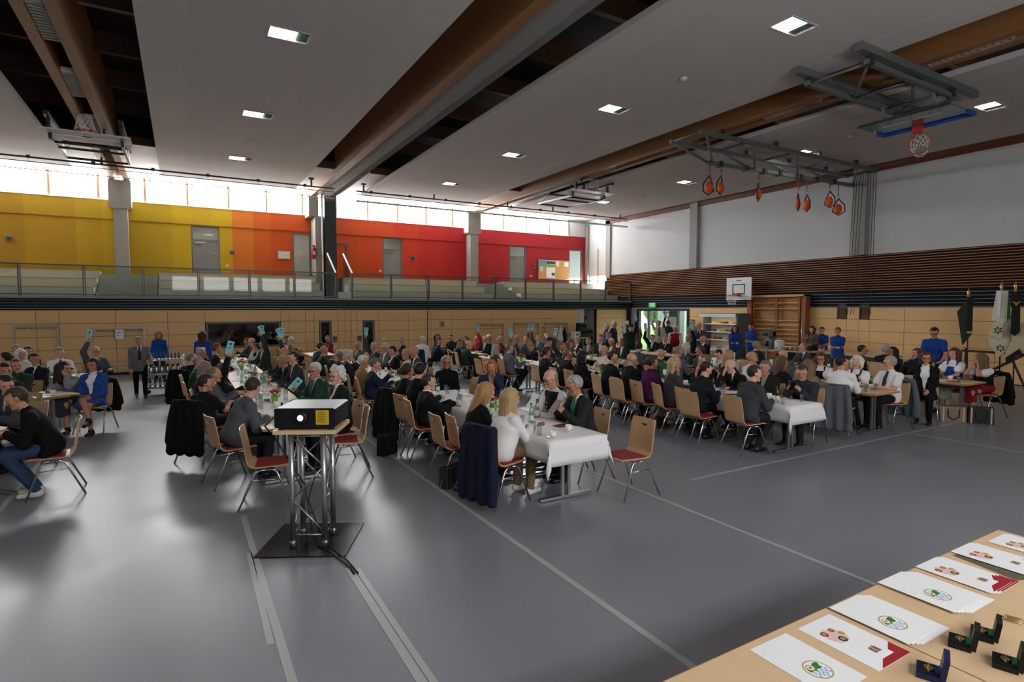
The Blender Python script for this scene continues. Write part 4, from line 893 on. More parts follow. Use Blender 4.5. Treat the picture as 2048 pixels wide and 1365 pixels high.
cert(2.383, 1.509, ZT, 'single white certificate with red corner next to the table seam', 'badge')
for k, (x0, y1, n, kd, who) in enumerate(((2.674, 1.535, 4, 'emblem', 'emblem stack beside the table seam'), (3.142, 1.552, 5, 'emblem', 'emblem stack at the middle of the second table'), (3.531, 1.55, 3, 'badge', 'red-cornered stack beside the emblem stacks'), (3.938, 1.545, 3, 'badge', 'red-cornered stack before the last one'), (4.313, 1.5, 2, 'badge', 'red-cornered stack at the table end'))):
    for i in range(n):
        cert(x0 + (n - 1 - i) * .022, y1 - (n - 1 - i) * .008, ZT + i * .0026, ('white certificate on top of the ' + who) if i == n - 1 else 'certificate %s from top of the ' % ORD[n - 1 - i] + who, kd if (i == n - 1 or kd == 'badge') else 'plain', 'certificates of the ' + who)
tag(MB().prism([(3.83, 1.2), (3.96, 1.14), (4.02, 1.5), (3.9, 1.52)], ZT, ZT + .002).build('clear_folder', m_gl), 'shiny clear plastic folder between the red-cornered stacks', 'folder')
def medal_box(x, y, rz, m, lab, ribbon):
    t = thing('medal_box', lab, 'medal box', (x, y, ZT), rz); MB().bb(-.05, .05, -.04, .04, 0, .022).build('base', m, t)
    MB().box((0, -.05, .055), (.1, .02, .09), 0, np.array(Matrix.Rotation(math.radians(8), 3, 'X'))).build('lid', m, t); MB().bb(-.044, .044, -.034, .034, .022, .025).build('velvet_tray', mat('tray_' + m.name, '#0e1430' if 'blue' in m.name else '#0a0a0a', .9), t)
    MB().tube([(-.03, .0, .03), (.03, .0, .03)], .004, 5).prism([(-.015, -.01), (0, -.018), (.015, -.01), (.018, .008), (0, .018), (-.018, .008)], .026, .031).build('medal', mat('medal_gold', '#c9a668', .3, metal=.9), t); MB().bb(-.03, .03, -.036, -.02, .025, .032).build('ribbon', ribbon, t); return t
m_bxk = mat('box_black', '#0d0d0f', .5); m_bxb = mat('box_blue', '#14204a', .45); m_rg = mat('ribbon_green', '#1f8a3c', .6); m_rb = mat('ribbon_blue', '#28408a', .6)
medal_box(2.535, 1.05, .4, m_bxb, 'open dark blue medal box on the front table', m_rb)
medal_box(2.88, 1.08, .35, m_bxk, 'open black medal box beside the emblem stack', m_rg); medal_box(3.04, 1.06, .35, m_bxk, 'open black medal box behind the first black one', m_rg); medal_box(2.87, .92, .35, m_bxk, 'open black medal box at the table seam edge', m_rg)
for i in range(4): tag(MB().tube([(3.29 + i * .02, 1.07, ZT + .003), (3.31 + i * .02, 1.005, ZT + .004)], .0025, 5).ball((3.29 + i * .02, 1.075, ZT + .004), (.006, .006, .004), 6).build('honour_pin', mat('medal_gold', '#c9a668', .3, metal=.9)), 'small golden honour pin lying beside the black medal boxes', 'pin', 'golden pins in a row')
# ================================================================ people
m_eye = mat('eye_dark', '#1c1512', .2); m_lip = mat('lip', '#a05a50', .5)
SKINS = ['#c98d72', '#d29a80', '#b97f64', '#c58a74', '#d8a58c']
def m_skin(k): return mat('skin_%d' % k, SKINS[k % 5], .55, var=.06, scale=(25, 25, 25))
def rotm(yaw, pitch=0, roll=0):
    return np.array(Matrix.Rotation(yaw, 3, 'Z') @ Matrix.Rotation(-pitch, 3, 'X') @ Matrix.Rotation(roll, 3, 'Y'))
_tmpl = {}
def head_mesh(vox, fem):
    k = ('head', vox, fem)
    if k in _tmpl: return _tmpl[k]
    F = Field((-.1, -.13, -.15), (.1, .15, .14), vox); j = .9 if fem else 1.
    F.ell((0, -.012, .032), (.076, .096, .09), 0); F.cap((0, .03, .0), (0, .042, -.07), .06, .044 * j, sm=.03); F.cap((0, .012, -.055), (0, .055, -.093), .046 * j, .026 * j, sm=.025)
    F.cap((-.034, .045, -.018), (.034, .045, -.018), .036, sm=.02); F.cap((-.036, .068, .032), (.036, .068, .032), .022, sm=.015); F.cap((0, .086, .012), (0, .108, -.026), .008, .0145, sm=.012)
    F.ell((0, .078, -.1), (.02, .018, .017), .02)
    for s in (-1, 1): F.ell((s * .078, -.004, -.002), (.011, .02, .032), .008)
    _tmpl[k] = F.mesh(); return _tmpl[k]
def hair_mesh(style):
    k = ('hair', style)
    if k in _tmpl: return _tmpl[k]
    F = Field((-.2, -.26, -.42), (.2, .16, .2), .011)
    if style in ('short', 'receding', 'ring', 'crop'):
        e = {'short': .012, 'receding': .009, 'ring': .009, 'crop': .006}[style]
        F.ell((0, -.014, .036), (.077 + e, .097 + e, .091 + e), 0)
        fz, fy = {'short': (.078, .045), 'receding': (.13, .02), 'ring': (.2, -.02), 'crop': (.085, .04)}[style]
        def g(x, y, z):
            a = (y + .032) * .72 - (z + .035) * .7; b = np.minimum(y - fy, fz - z); c = a + 0 * x
            c = np.maximum(c, b + 0 * x)
            if style in ('short', 'crop'): c = np.maximum(c, np.minimum(np.minimum(y - .012, np.abs(x) - .05), .098 - z))
            c = np.maximum(c, np.minimum(np.minimum(y + .028, .022 - z), np.abs(x) - .06))
            if style == 'ring': c = np.maximum(c, (z - .05) + 0 * x)
            if style == 'receding': c = np.maximum(c, np.minimum(y - .01, .04 - np.abs(x) + .02) + 0 * z)
            return c
        F.cut(g)
    else:
        F.ell((0, -.014, .036), (.092, .112, .106), 0)
        if style == 'long':
            F.cap((0, -.06, .02), (0, -.085, -.27), .075, .055, (1, 0, 0), .62, .03)
            for s in (-1, 1): F.cap((s * .078, .0, .03), (s * .09, .015, -.24), .034, .03, sm=.03)
        if style == 'wavy':
            for q in range(14):
                a = q * 2.4; F.ell((math.cos(a) * .08, -.04 + math.sin(a) * .06, .05 - q * .022), (.05, .05, .05), .03)
        if style == 'bob':
            F.cap((0, -.05, .02), (0, -.062, -.09), .08, .06, (1, 0, 0), .72, .03)
            for s in (-1, 1): F.cap((s * .08, -.0, .03), (s * .078, .02, -.085), .032, .026, sm=.03)
        if style == 'curly':
            for q in range(22):
                a = q * 2.4; r = .07; F.ell((math.cos(a) * r, -.03 + math.sin(a) * r, .12 - q * .009), (.04, .04, .04), .015)
        if style == 'bun': F.ell((0, -.14, .0), (.05, .045, .05), .02)
        if style == 'pony': F.cap((0, -.11, .03), (0, -.15, -.12), .035, .02, sm=.03)
        low = {'long': -.4, 'wavy': -.4, 'bob': -.14, 'curly': -.12, 'bun': -.065, 'pony': -.3, 'fshort': -.06}[style]
        def g(x, y, z):
            a = np.minimum(y - .028, .078 - z) + 0 * x; face = np.maximum(a, np.abs(x) - .074 - np.clip(-.02 - z, 0, .02)); hole = np.minimum(y - .028, .078 - z) + 0 * x
            h = np.maximum(hole, -1) ; keep = np.minimum(hole, .066 - np.abs(x) + 0 * y)      # open face window
            k2 = keep if style in ('long', 'bob', 'wavy') else hole
            if style in ('bun', 'pony', 'fshort', 'curly'): k2 = np.maximum(k2, (y + .035) * .7 - (z + .055) * .7 + 0 * x if style not in ('pony',) else k2)
            return np.maximum(k2, low - z + 0 * k2)
        F.cut(g)
    if style != 'crop':
        x, y, z = F.ax[0][:, None, None], F.ax[1][None, :, None], F.ax[2][None, None, :]; fq = 1. if style in ('long', 'wavy', 'bob') else 1.6
        F.v = F.v + .0035 * np.sin(95 * fq * x + 40 * y) * np.sin(85 * fq * y + 30 * z * (.3 if fq < 1.5 else 2.)).astype(np.float32)
    _tmpl[k] = F.mesh(); return _tmpl[k]
_hair_me = {}
def hand_mesh(grip):
    k = ('hand', grip)
    if k in _tmpl: return _tmpl[k]
    b = MB(); F = Field((-.05, -.02, -.03), (.05, .1, .03), .009)
    F.cap((-.012, .012, 0), (-.018, .075, 0), .02, .017, (1, 0, 0), .8, .01); F.cap((.012, .012, 0), (.018, .072, 0), .02, .017, (1, 0, 0), .8, .01); v, f = F.mesh(); b.add(v, f, 0, True)
    c = 1.15 if grip else .35
    for i, (x, L) in enumerate(((.029, .062), (.0105, .072), (-.009, .068), (-.028, .052))):
        p = np.array((x, .08, 0.)); pts = [p]; a = c * .5
        for s in range(3): p = p + L * (.42, .32, .26)[s] * np.array((0, math.cos(a), -math.sin(a))); pts.append(p); a += c * .75
        b.tube(pts, [.0092, .0088, .0078, .006], 6)
    p = np.array((.032, .02, -.002)); pts = [p, p + (.026, .02, -.012), p + (.03, .045, -.022 - .02 * grip), p + (.022, .066, -.03 - .03 * grip)]
    b.tube(pts, [.0115, .0105, .009, .007], 6)
    _tmpl[k] = b; return b
def ik(S, Wt, l1, l2, hint):
    d = Wt - S; L = np.linalg.norm(d)
    if L > (l1 + l2) * .985: Wt = S + d / L * (l1 + l2) * .985; d = Wt - S; L = np.linalg.norm(d)
    a = (l1 * l1 - l2 * l2 + L * L) / (2 * L); h = math.sqrt(max(l1 * l1 - a * a, 0)); n = d / L
    hp = hint - n * (hint @ n); hp /= np.linalg.norm(hp) + 1e-9
    return S + n * a + hp * h, Wt
m_glasses = None
def glasses_mesh():
    if 'gl' not in _tmpl:
        b = MB()
        for s in (-1, 1):
            b.tube([np.array((s * .033 + .024 * math.cos(a), .104, .008 + .018 * math.sin(a))) for a in np.linspace(0, 6.2832, 11)], .0028, 4); b.tube([(s * .056, .102, .014), (s * .08, .06, .014), (s * .084, -.01, .008)], .0025, 4)
        b.tube([(-.01, .105, .012), (.01, .105, .012)], .0025, 4); me = b.mesh('glasses'); me.materials.append(mat('spectacle_frame', '#1a1614', .4)); _tmpl['gl'] = me
    return _tmpl['gl']
def person(label, x, y, rz, seated=True, lean=6, headyaw=0., pitch=4, arms='tt', top='S1a1a1e', inner='e6e4e2', tie='-', bottom='1c1c20', hair='short', hairc='3a2a20', flags='', ts=1., hs=1., vox=.016, skin=0, sidel=0, legs='n', shoe='141212'):
    fem = 'f' in flags; belly = 'B' in flags
    root = thing('person', label, 'person', (x, y, 0), rz)
    la = math.radians(lean); d = np.array((math.sin(math.radians(sidel)), math.sin(la), math.cos(la))); d /= np.linalg.norm(d)
    Pz = .585 if seated else .93
    Pv = np.array((0, 0. if seated else -.35 * max(0, lean - 12) / 40, Pz)); ch = Pv + d * .27 * ts; N = Pv + d * .465 * ts
    la2 = la * .55; hd = np.array((0, math.sin(la2), math.cos(la2))); Hc = N + hd * .125 + np.array((0, .03 + .03 * math.sin(math.radians(max(pitch, 0))), .012)); sw = .146 if fem else .172
    X = np.array((1., 0, 0)); S = [N - d * .092 + X * s * sw for s in (-1, 1)]
    l1, l2 = (.27, .235) if fem else (.29, .25)
    E, Wr, grips = [], [], []
    for i, s in enumerate((-1, 1)):
        a = arms[i]; hint = np.array((s * .5, -.35, -.8)); g = 0
        T = {'t': np.array((s * .12, .40, .79)), 'T': np.array((s * .06, .44, .79)), 'l': np.array((s * .08, .27, .66)), 'r': S[i] + np.array((s * .04, .16, .47)), 'c': Hc + np.array((s * .045, .1, -.1)), 'p': np.array((s * .1, .38, .9)), 'x': np.array((-s * .12, .2, .84)), 'b': S[i] + np.array((s * .12, -.1, -.46)), 'k': np.array((s * .42, -.22, .88)), 'd': S[i] + np.array((s * .05, .08, -.5)), 'f': S[i] + np.array((s * .03, .3, -.3)), 'w': np.array((-s * .03, .18, Pz + .1)), 'm': Hc + np.array((0, .15, -.08))}[a].astype(float)
        if not seated and a in 'tT': T = N + np.array((s * .16, .22, -.52))
        if a in 'rpfm': g = 1
        if a == 'r': hint = np.array((s * .9, .1, -.3))
        if a == 'k': hint = np.array((s * .6, -.6, .1))
        e, w = ik(S[i], T, l1, l2, hint); E.append(e); Wr.append(w); grips.append(g)
    if seated:
        hip = [Pv + (s * .085, .02, -.015) for s in (-1, 1)]; kn = [np.array((s * .11, .42, .525)) for s in (-1, 1)]; an = [np.array((s * .11, .38, .085)) for s in (-1, 1)]
        if legs == 'tuck': an = [np.array((s * .1, .16, .09)) for s in (-1, 1)]
        if legs == 'out': kn = [np.array((s * .12, .42, .5)) for s in (-1, 1)]; an = [np.array((s * .13, .72, .09)) for s in (-1, 1)]
        if legs == 'cross': kn[1] = np.array((-.02, .43, .62)); an[1] = np.array((-.16, .55, .3)); kn[0] = np.array((-.09, .42, .525))
    else:
        hip = [Pv + (s * .09, 0, -.02) for s in (-1, 1)]; kn = [np.array((s * .1, .03, .5)) for s in (-1, 1)]; an = [np.array((s * .11, -.01, .085)) for s in (-1, 1)]
        if legs == 'walk': kn = [np.array((-.1, .1, .5)), np.array((.1, -.02, .5))]; an = [np.array((-.1, .2, .1)), np.array((.1, -.16, .1))]
    lo = np.array((-.75, -.55, 0)); hi = np.array((.75, 1.0, max(w[2] for w in Wr + [Hc]) + .2))
    allp = np.array(E + Wr + kn + an + [N, Hc, Pv] + S); lo = np.maximum(lo, allp.min(0) - .24); hi = np.minimum(hi, allp.max(0) + .24)
    sk = m_skin(skin)
    # ---- body: one mesh with head, neck, arms, hands, legs
    typ = top[0]; short = typ in 'PD'
    F = Field(lo, hi, max(vox * 1.25, .016)); q = .035
    F.cap(Pv, ch, .095, .1, X, .68, q); F.cap(ch, N - d * .07, .1, .065, X, .6, q); F.cap(N - d * .03, Hc + (0, -.02, -.06), .058 if not fem else .05, .052 if not fem else .046, sm=.02); F.cap(S[0], S[1], .045, sm=q)
    for i in range(2):
        F.cap(S[i], E[i], .047, .037, sm=.02); F.cap(E[i], Wr[i], .038, .026, sm=.015); F.cap(hip[i], kn[i], .068, .05, sm=.03); F.cap(kn[i], an[i], .05, .033, sm=.02); F.cap(an[i] + (0, -.02, -.035), an[i] + (0, .13, -.05), .028, .02, sm=.02)
    B = MB(); v, f = F.mesh(); B.add(v, f, 0, True)
    Rh = rotm(headyaw, math.radians(pitch))
    hv, hf = head_mesh(.0105 if vox < .014 else .014, fem); B.add(hv @ Rh.T + Hc, hf, 0, True)
    for s in (-1, 1):
        e = MB().ball((0, 0, 0), (.0125, .006, .006), 6); B.add((e.v[0] + (s * .031, .089, .01)) @ Rh.T + Hc, e.f, 1, True)
        e = MB().ball((0, 0, 0), (.019, .007, .0045), 6); B.add((e.v[0] + (s * .032, .09, .03)) @ Rh.T + Hc, e.f, 3, True)
    e = MB().ball((0, 0, 0), (.022, .008, .0065), 6); B.add((e.v[0] + (0, .087, -.056)) @ Rh.T + Hc, e.f, 2, True)
    if 'M' in flags:
        e = MB().ball((0, 0, 0), (.03, .012, .011), 8); B.add((e.v[0] + (0, .086, -.043)) @ Rh.T + Hc, e.f, 3, True)
        if 'Q' in flags: e = MB().ball((0, 0, 0), (.05, .035, .035), 10); B.add((e.v[0] + (0, .052, -.085)) @ Rh.T + Hc, e.f, 3, True)
    for i, s in enumerate((-1, 1)):
        dy = Wr[i] - E[i]; dy /= np.linalg.norm(dy); up = np.array((0, 0, 1.)) if abs(dy[2]) < .85 else np.array((0, -1., 0)) * (1 if dy[2] > 0 else -1)
        if arms[i] in 'pcxlw': up = np.array((s * .8, .1, .5))
        if arms[i] in 'tT': dy = dy * .6 + np.array((-s * .15, .5, 0)); dy[2] = -.05; dy /= np.linalg.norm(dy); up = np.array((0, 0, 1.))
        if arms[i] == 'r': up = np.array((0, -1., .2))
        zx = np.cross(dy, up); zx /= np.linalg.norm(zx) + 1e-9; zz = np.cross(zx, dy); hb = hand_mesh(grips[i])
        M_ = np.stack([zx * (-s), dy, zz], 1); base = 0
        V = np.concatenate(hb.v) * (np.array((1, 1, 1)) * (1 if not fem else .9)); fl = hb.f if s < 0 else [list(reversed(f_)) for f_ in hb.f]
        B.add(V @ M_.T + Wr[i] + dy * .0, fl, 0, True)
    hcol = mat('hair_' + hairc, '#' + hairc, .6, var=.4, scale=(150, 150, 25), bump=.5)
    B.build('body', [sk, m_eye, m_lip, hcol], root)
    if hair != 'none':
        if hair not in _hair_me:
            hb = MB(); v, f = hair_mesh(hair); hb.add(v, f, 0, True); _hair_me[hair] = hb.mesh('hair_' + hair); _hair_me[hair].materials.append(hcol)
        h = link('hair', _hair_me[hair], root); h.matrix_local = Matrix.Translation(Vector(Hc)) @ Matrix(Rh.tolist()).to_4x4(); h.material_slots[0].link = 'OBJECT'; h.material_slots[0].material = hcol
    if 'g' in flags:
        h = link('glasses', glasses_mesh(), root); h.matrix_local = Matrix.Translation(Vector(Hc)) @ Matrix(Rh.tolist()).to_4x4()
    # ---- upper garment
    ex = {'S': .013, 'L': .004, 'P': .006, 'V': .008, 'D': .004}[typ]; col = top[1:]
    def torso(F, e, hem=True):
        bw = .025 if belly else 0
        F.cap(Pv + d * .02, ch, .118 + e + bw * .6, .112 + e + bw * .3, X, .7 if not fem else .76, .04); F.cap(ch, N - d * .085, .112 + e, .075 + e, X, .58 if not fem else .64, .04); F.cap(S[0], S[1], .046 + e, sm=.04)
        F.cap(N - d * .1, N - d * .02, .085 + e, .052 + e, sm=.03)
        for s_ in (0, 1): F.cap(N - d * .035, S[s_], .045 + e, .05 + e, sm=.03)
        if belly: F.ell(Pv + d * .12 + (0, .07, 0), (.15, .12, .14), .05)
        if fem:
            for s in (-1, 1): F.ell(ch + d * .03 + (s * .07, .085, 0), (.07, .06, .065), .04)
    if typ == 'V':
        F = Field(lo, hi, vox); torso(F, .002)
        for i in range(2): F.cap(S[i], E[i], .06, .052, sm=.03); F.cap(E[i], Wr[i] - (Wr[i] - E[i]) * .06, .052, .036, sm=.02)
        b = MB(); v, f = F.mesh(); b.add(v, f, 0, True); b.build('shirt', cloth('#' + inner), root)
        F = Field(lo, hi, vox); torso(F, .016); F.cut(lambda x, y, z: np.maximum((np.abs(x) - sw * .93) + 0 * y + 0 * z, z - (N[2] - .035) + 0 * x + 0 * y)); b = MB(); v, f = F.mesh(); b.add(v, f, 0, True); vs = b.build('waistcoat', cloth('#' + col), root)
        for q in range(5): pz = Pv + d * (.12 + q * .055); MB().ball((0, pz[1] + .155 + (.04 if belly else 0) - .008 * q, pz[2]), .009, 6).build('button', m_alu, vs)
    else:
        F = Field(lo, hi, vox); torso(F, ex)
        for i in range(2):
            if short:
                m = S[i] + (E[i] - S[i]) * .62; F.cap(S[i], m, .062 + ex, .056 + ex, sm=.03)
                if typ == 'D': F.ell(S[i] + (E[i] - S[i]) * .4, (.085, .085, .085), .03)
            else: F.cap(S[i], E[i], .058 + ex, .05 + ex, sm=.035); F.cap(E[i], Wr[i] - (Wr[i] - E[i]) * (.1 if typ == 'S' else .04), .05 + ex, .036 + ex, sm=.025)
        if typ == 'S':
            if seated:
                for s in (-1, 1): F.cap(Pv + (s * .06, -.02, .02), Pv + (s * .15, .06, -.07), .1, .07, sm=.05)
            else: F.cap(Pv + d * .05, Pv + (0, 0, -.25), .125, .125, X, .74, .04); F.cut(lambda x, y, z: (Pz - .21 - z) * np.where(np.abs(x) + 0 * y < .26, 1, -10) + 0 * y)
            vz0 = (Pv + d * (.2 if 'o' not in flags else .05))[2]; vz1 = N[2] + .02; vw = .075 if 'o' in flags else .058
            F.cut(lambda x, y, z: -np.maximum(np.maximum(np.abs(x) - np.clip((z - vz0) / (vz1 - vz0), 0, 1) * vw - .004, (Pv[1] + (z - Pv[2]) * math.tan(la) + .03) - y), vz0 - z) + 0 * x)
        elif typ in 'PL':
            F.cap(Pv + d * .05, Pv + (0, .0, -.03 if seated else -.1), .125 + ex, .13 + ex, X, .72, .03)
        b = MB(); v, f = F.mesh(); b.add(v, f, 0, True)
        nm = {'S': 'jacket', 'L': 'shirt', 'P': 'polo_shirt', 'D': 'blouse'}[typ]; b.build(nm, cloth('#' + col), root)
        if typ == 'D':
            F = Field(lo, hi, vox); torso(F, .012); zt_ = (ch + d * .1)[2]; F.cut(lambda x, y, z: np.maximum(z - zt_ + 0 * x + 0 * y, -1 + 0 * x) + 0 * y); b = MB(); v, f = F.mesh(); b.add(v, f, 0, True); bo = b.build('bodice', cloth('#' + inner), root)
            for s in (-1, 1): MB().tube([N - d * .16 + (s * .085, .1, .0), N - d * .04 + (s * .085, .05, .035), N - d * .12 + (s * .08, -.09, .0)], .014, 5).build('shoulder_strap', cloth('#' + inner), bo)
        if typ == 'S' and inner != '-':
            F = Field(lo, hi, min(vox, .014)); torso(F, .0); vz0 = (Pv + d * (.12 if 'o' not in flags else .0))[2]
            F.cut(lambda x, y, z: np.maximum(np.maximum(np.abs(x) - .085 + 0 * y + 0 * z, (Pv[1] + (z - Pv[2]) * math.tan(la)) - y + 0 * x), np.maximum(vz0 - z, z - (N[2] - .03)) + 0 * x + 0 * y))
            F.cap(N - d * .035, N + hd * .028, .066, .06, sm=0); F.cut(lambda x, y, z: np.maximum(z - (N[2] + .028), -1) + 0 * x + 0 * y)
            b = MB(); v, f = F.mesh(); b.add(v, f, 0, True); b.build('shirt', cloth('#' + inner), root)
    if typ in 'LP' :
        F = Field(N - .12, N + .12, min(vox, .014)); F.cap(N - d * .03, N + hd * .02, .07, .063, sm=0); F.cut(lambda x, y, z: np.maximum(z - (N[2] + .022), -1) + 0 * x + 0 * y); b = MB(); v, f = F.mesh(); b.add(v, f, 0, True); b.build('collar', cloth('#' + col), root)
    if tie != '-':
        fr = lambda p, o: p + np.array((0, o, 0)); b = MB(); bl = .03 if belly else 0
        k0, k1, k2 = fr(N - d * .02, .068), fr(ch + d * .06, .126 + bl * .3), fr(Pv + d * .1, .133 + bl * 1.6)
        for a_, c_, w0, w1 in ((k0, k1, .018, .028), (k1, k2, .028, .038)):
            dn = np.array((0, .009, .003)); b.add([a_ - X * w0 + dn, a_ + X * w0 + dn, c_ + X * w1 + dn, c_ - X * w1 + dn, a_ - X * w0 - dn, a_ + X * w0 - dn, c_ + X * w1 - dn, c_ - X * w1 - dn], [(0, 1, 2, 3), (7, 6, 5, 4), (0, 4, 5, 1), (1, 5, 6, 2), (2, 6, 7, 3), (3, 7, 4, 0)])
        b.ball(k0 + (0, .004, .0), (.022, .014, .018), 6); b.build('tie', cloth('#' + tie, .6), root)
    # ---- lower garment
    F = Field(np.maximum(lo, (-.4, -.4, 0)), np.minimum(hi, (.4, 1.0, Pz + .25)), vox)
    if 'k' in flags:
        if seated:
            F.cap(Pv, np.array((0, .38, .53)), .12, .085, X, .62, .05)
            if legs != 'cross': F.cap(np.array((0, .40, .53)), np.array((0, .40, .2)), .085, .095, X, .52, .04); F.cut(lambda x, y, z: .31 + .02 * np.sin(30 * x) - z + 0 * y)
        else: F.cap(Pv, np.array((0, 0, .45)), .13, .17, X, .75, .04)
        nm = 'skirt'
    else:
        F.cap(Pv + (0, 0, .03), Pv, .12, .128, X, .76, .04)
        for i in range(2): F.cap(hip[i], kn[i], .086, .066, sm=.035); F.cap(kn[i], an[i] + (0, 0, .0), .066, .05, sm=.03)
        nm = 'trousers'
    b = MB(); v, f = F.mesh(); b.add(v, f, 0, True); b.build(nm, cloth('#' + bottom), root)
    for i in range(2):
        b = MB(); a = an[i]; fw_ = np.array((0, 1., 0)); tip = a + (0, .15, -.05); tip[2] = max(tip[2], .028) if legs != 'cross' or i == 0 else a[2] - .08
        F = Field(np.minimum(a, tip) - .1, np.maximum(a, tip) + .1, .014); F.cap(a + (0, -.035, -.04), tip, .042, .034, (0, 0, 1), 1.15, .02); F.cap(a, a + (0, 0, -.04), .045, sm=.03)
        z0 = .0 if (legs != 'cross' or i == 0) else -1; F.cut(lambda x, y, z: (z0 + .002 - z) + 0 * x + 0 * y)
        v, f = F.mesh(); b.add(v, f, 0, True); b.build('shoe', mat('leather_' + shoe, '#' + shoe, .4), root)
    if hs != 1: root.scale = (hs, hs, hs)
    # world places of the hands and the head, for what they hold
    M_ = Matrix.Translation((x, y, 0)) @ Matrix.Rotation(rz, 4, 'Z') @ Matrix.Scale(hs, 4)
    return dict(root=root, wr=[M_ @ Vector(w) for w in Wr], head=M_ @ Vector(Hc))
def gaze_dir(u, g):
    r0 = ray(u, 617.5); t = np.array((-r0[0], -r0[1])); t /= np.linalg.norm(t); r = np.array((-t[1], t[0])) * -1
    # picture-right at that place
    rr = np.array((r0[1], -r0[0])); rr /= np.linalg.norm(rr); a = math.radians(g)
    return t * math.cos(a) + rr * math.sin(a)
def ang(d): return math.atan2(-d[0], d[1])       # rotation about Z that turns +Y to d
def wrap(a): return (a + math.pi) % (2 * math.pi) - math.pi
def vox_for(y, x): dd = math.hypot(x, y); return .0125 if dd < 8.5 else .017 if dd < 13 else .022
m_vote = mat('voting_card', '#93d6de', .6); m_voted = mat('voting_card_print', '#1e4a4a', .6)
ncard = [0]
def vote_card(p, rz, tilt, label):
    t = thing('voting_card', label, 'voting card', tuple(p), rz, 'turquoise voting cards'); R = np.array(Matrix.Rotation(tilt, 3, 'Y'))
    c = R @ np.array((0, 0, .1)); MB().box(c, (.105, .003, .23), 0, R).build('card', m_vote, t)
    for sgn in (-1, 1): 
        b = MB().box(R @ np.array((0, .0022 * sgn, .165)), (.04, .001, .035), 0, R)
        for q in range(3): b.box(R @ np.array((0, .0022 * sgn, .12 - q * .022)), (.05, .001, .006), 0, R)
        b.build('print', m_voted, t)
    return t
SEATS = []      # (row side, y) of every chair, for counting
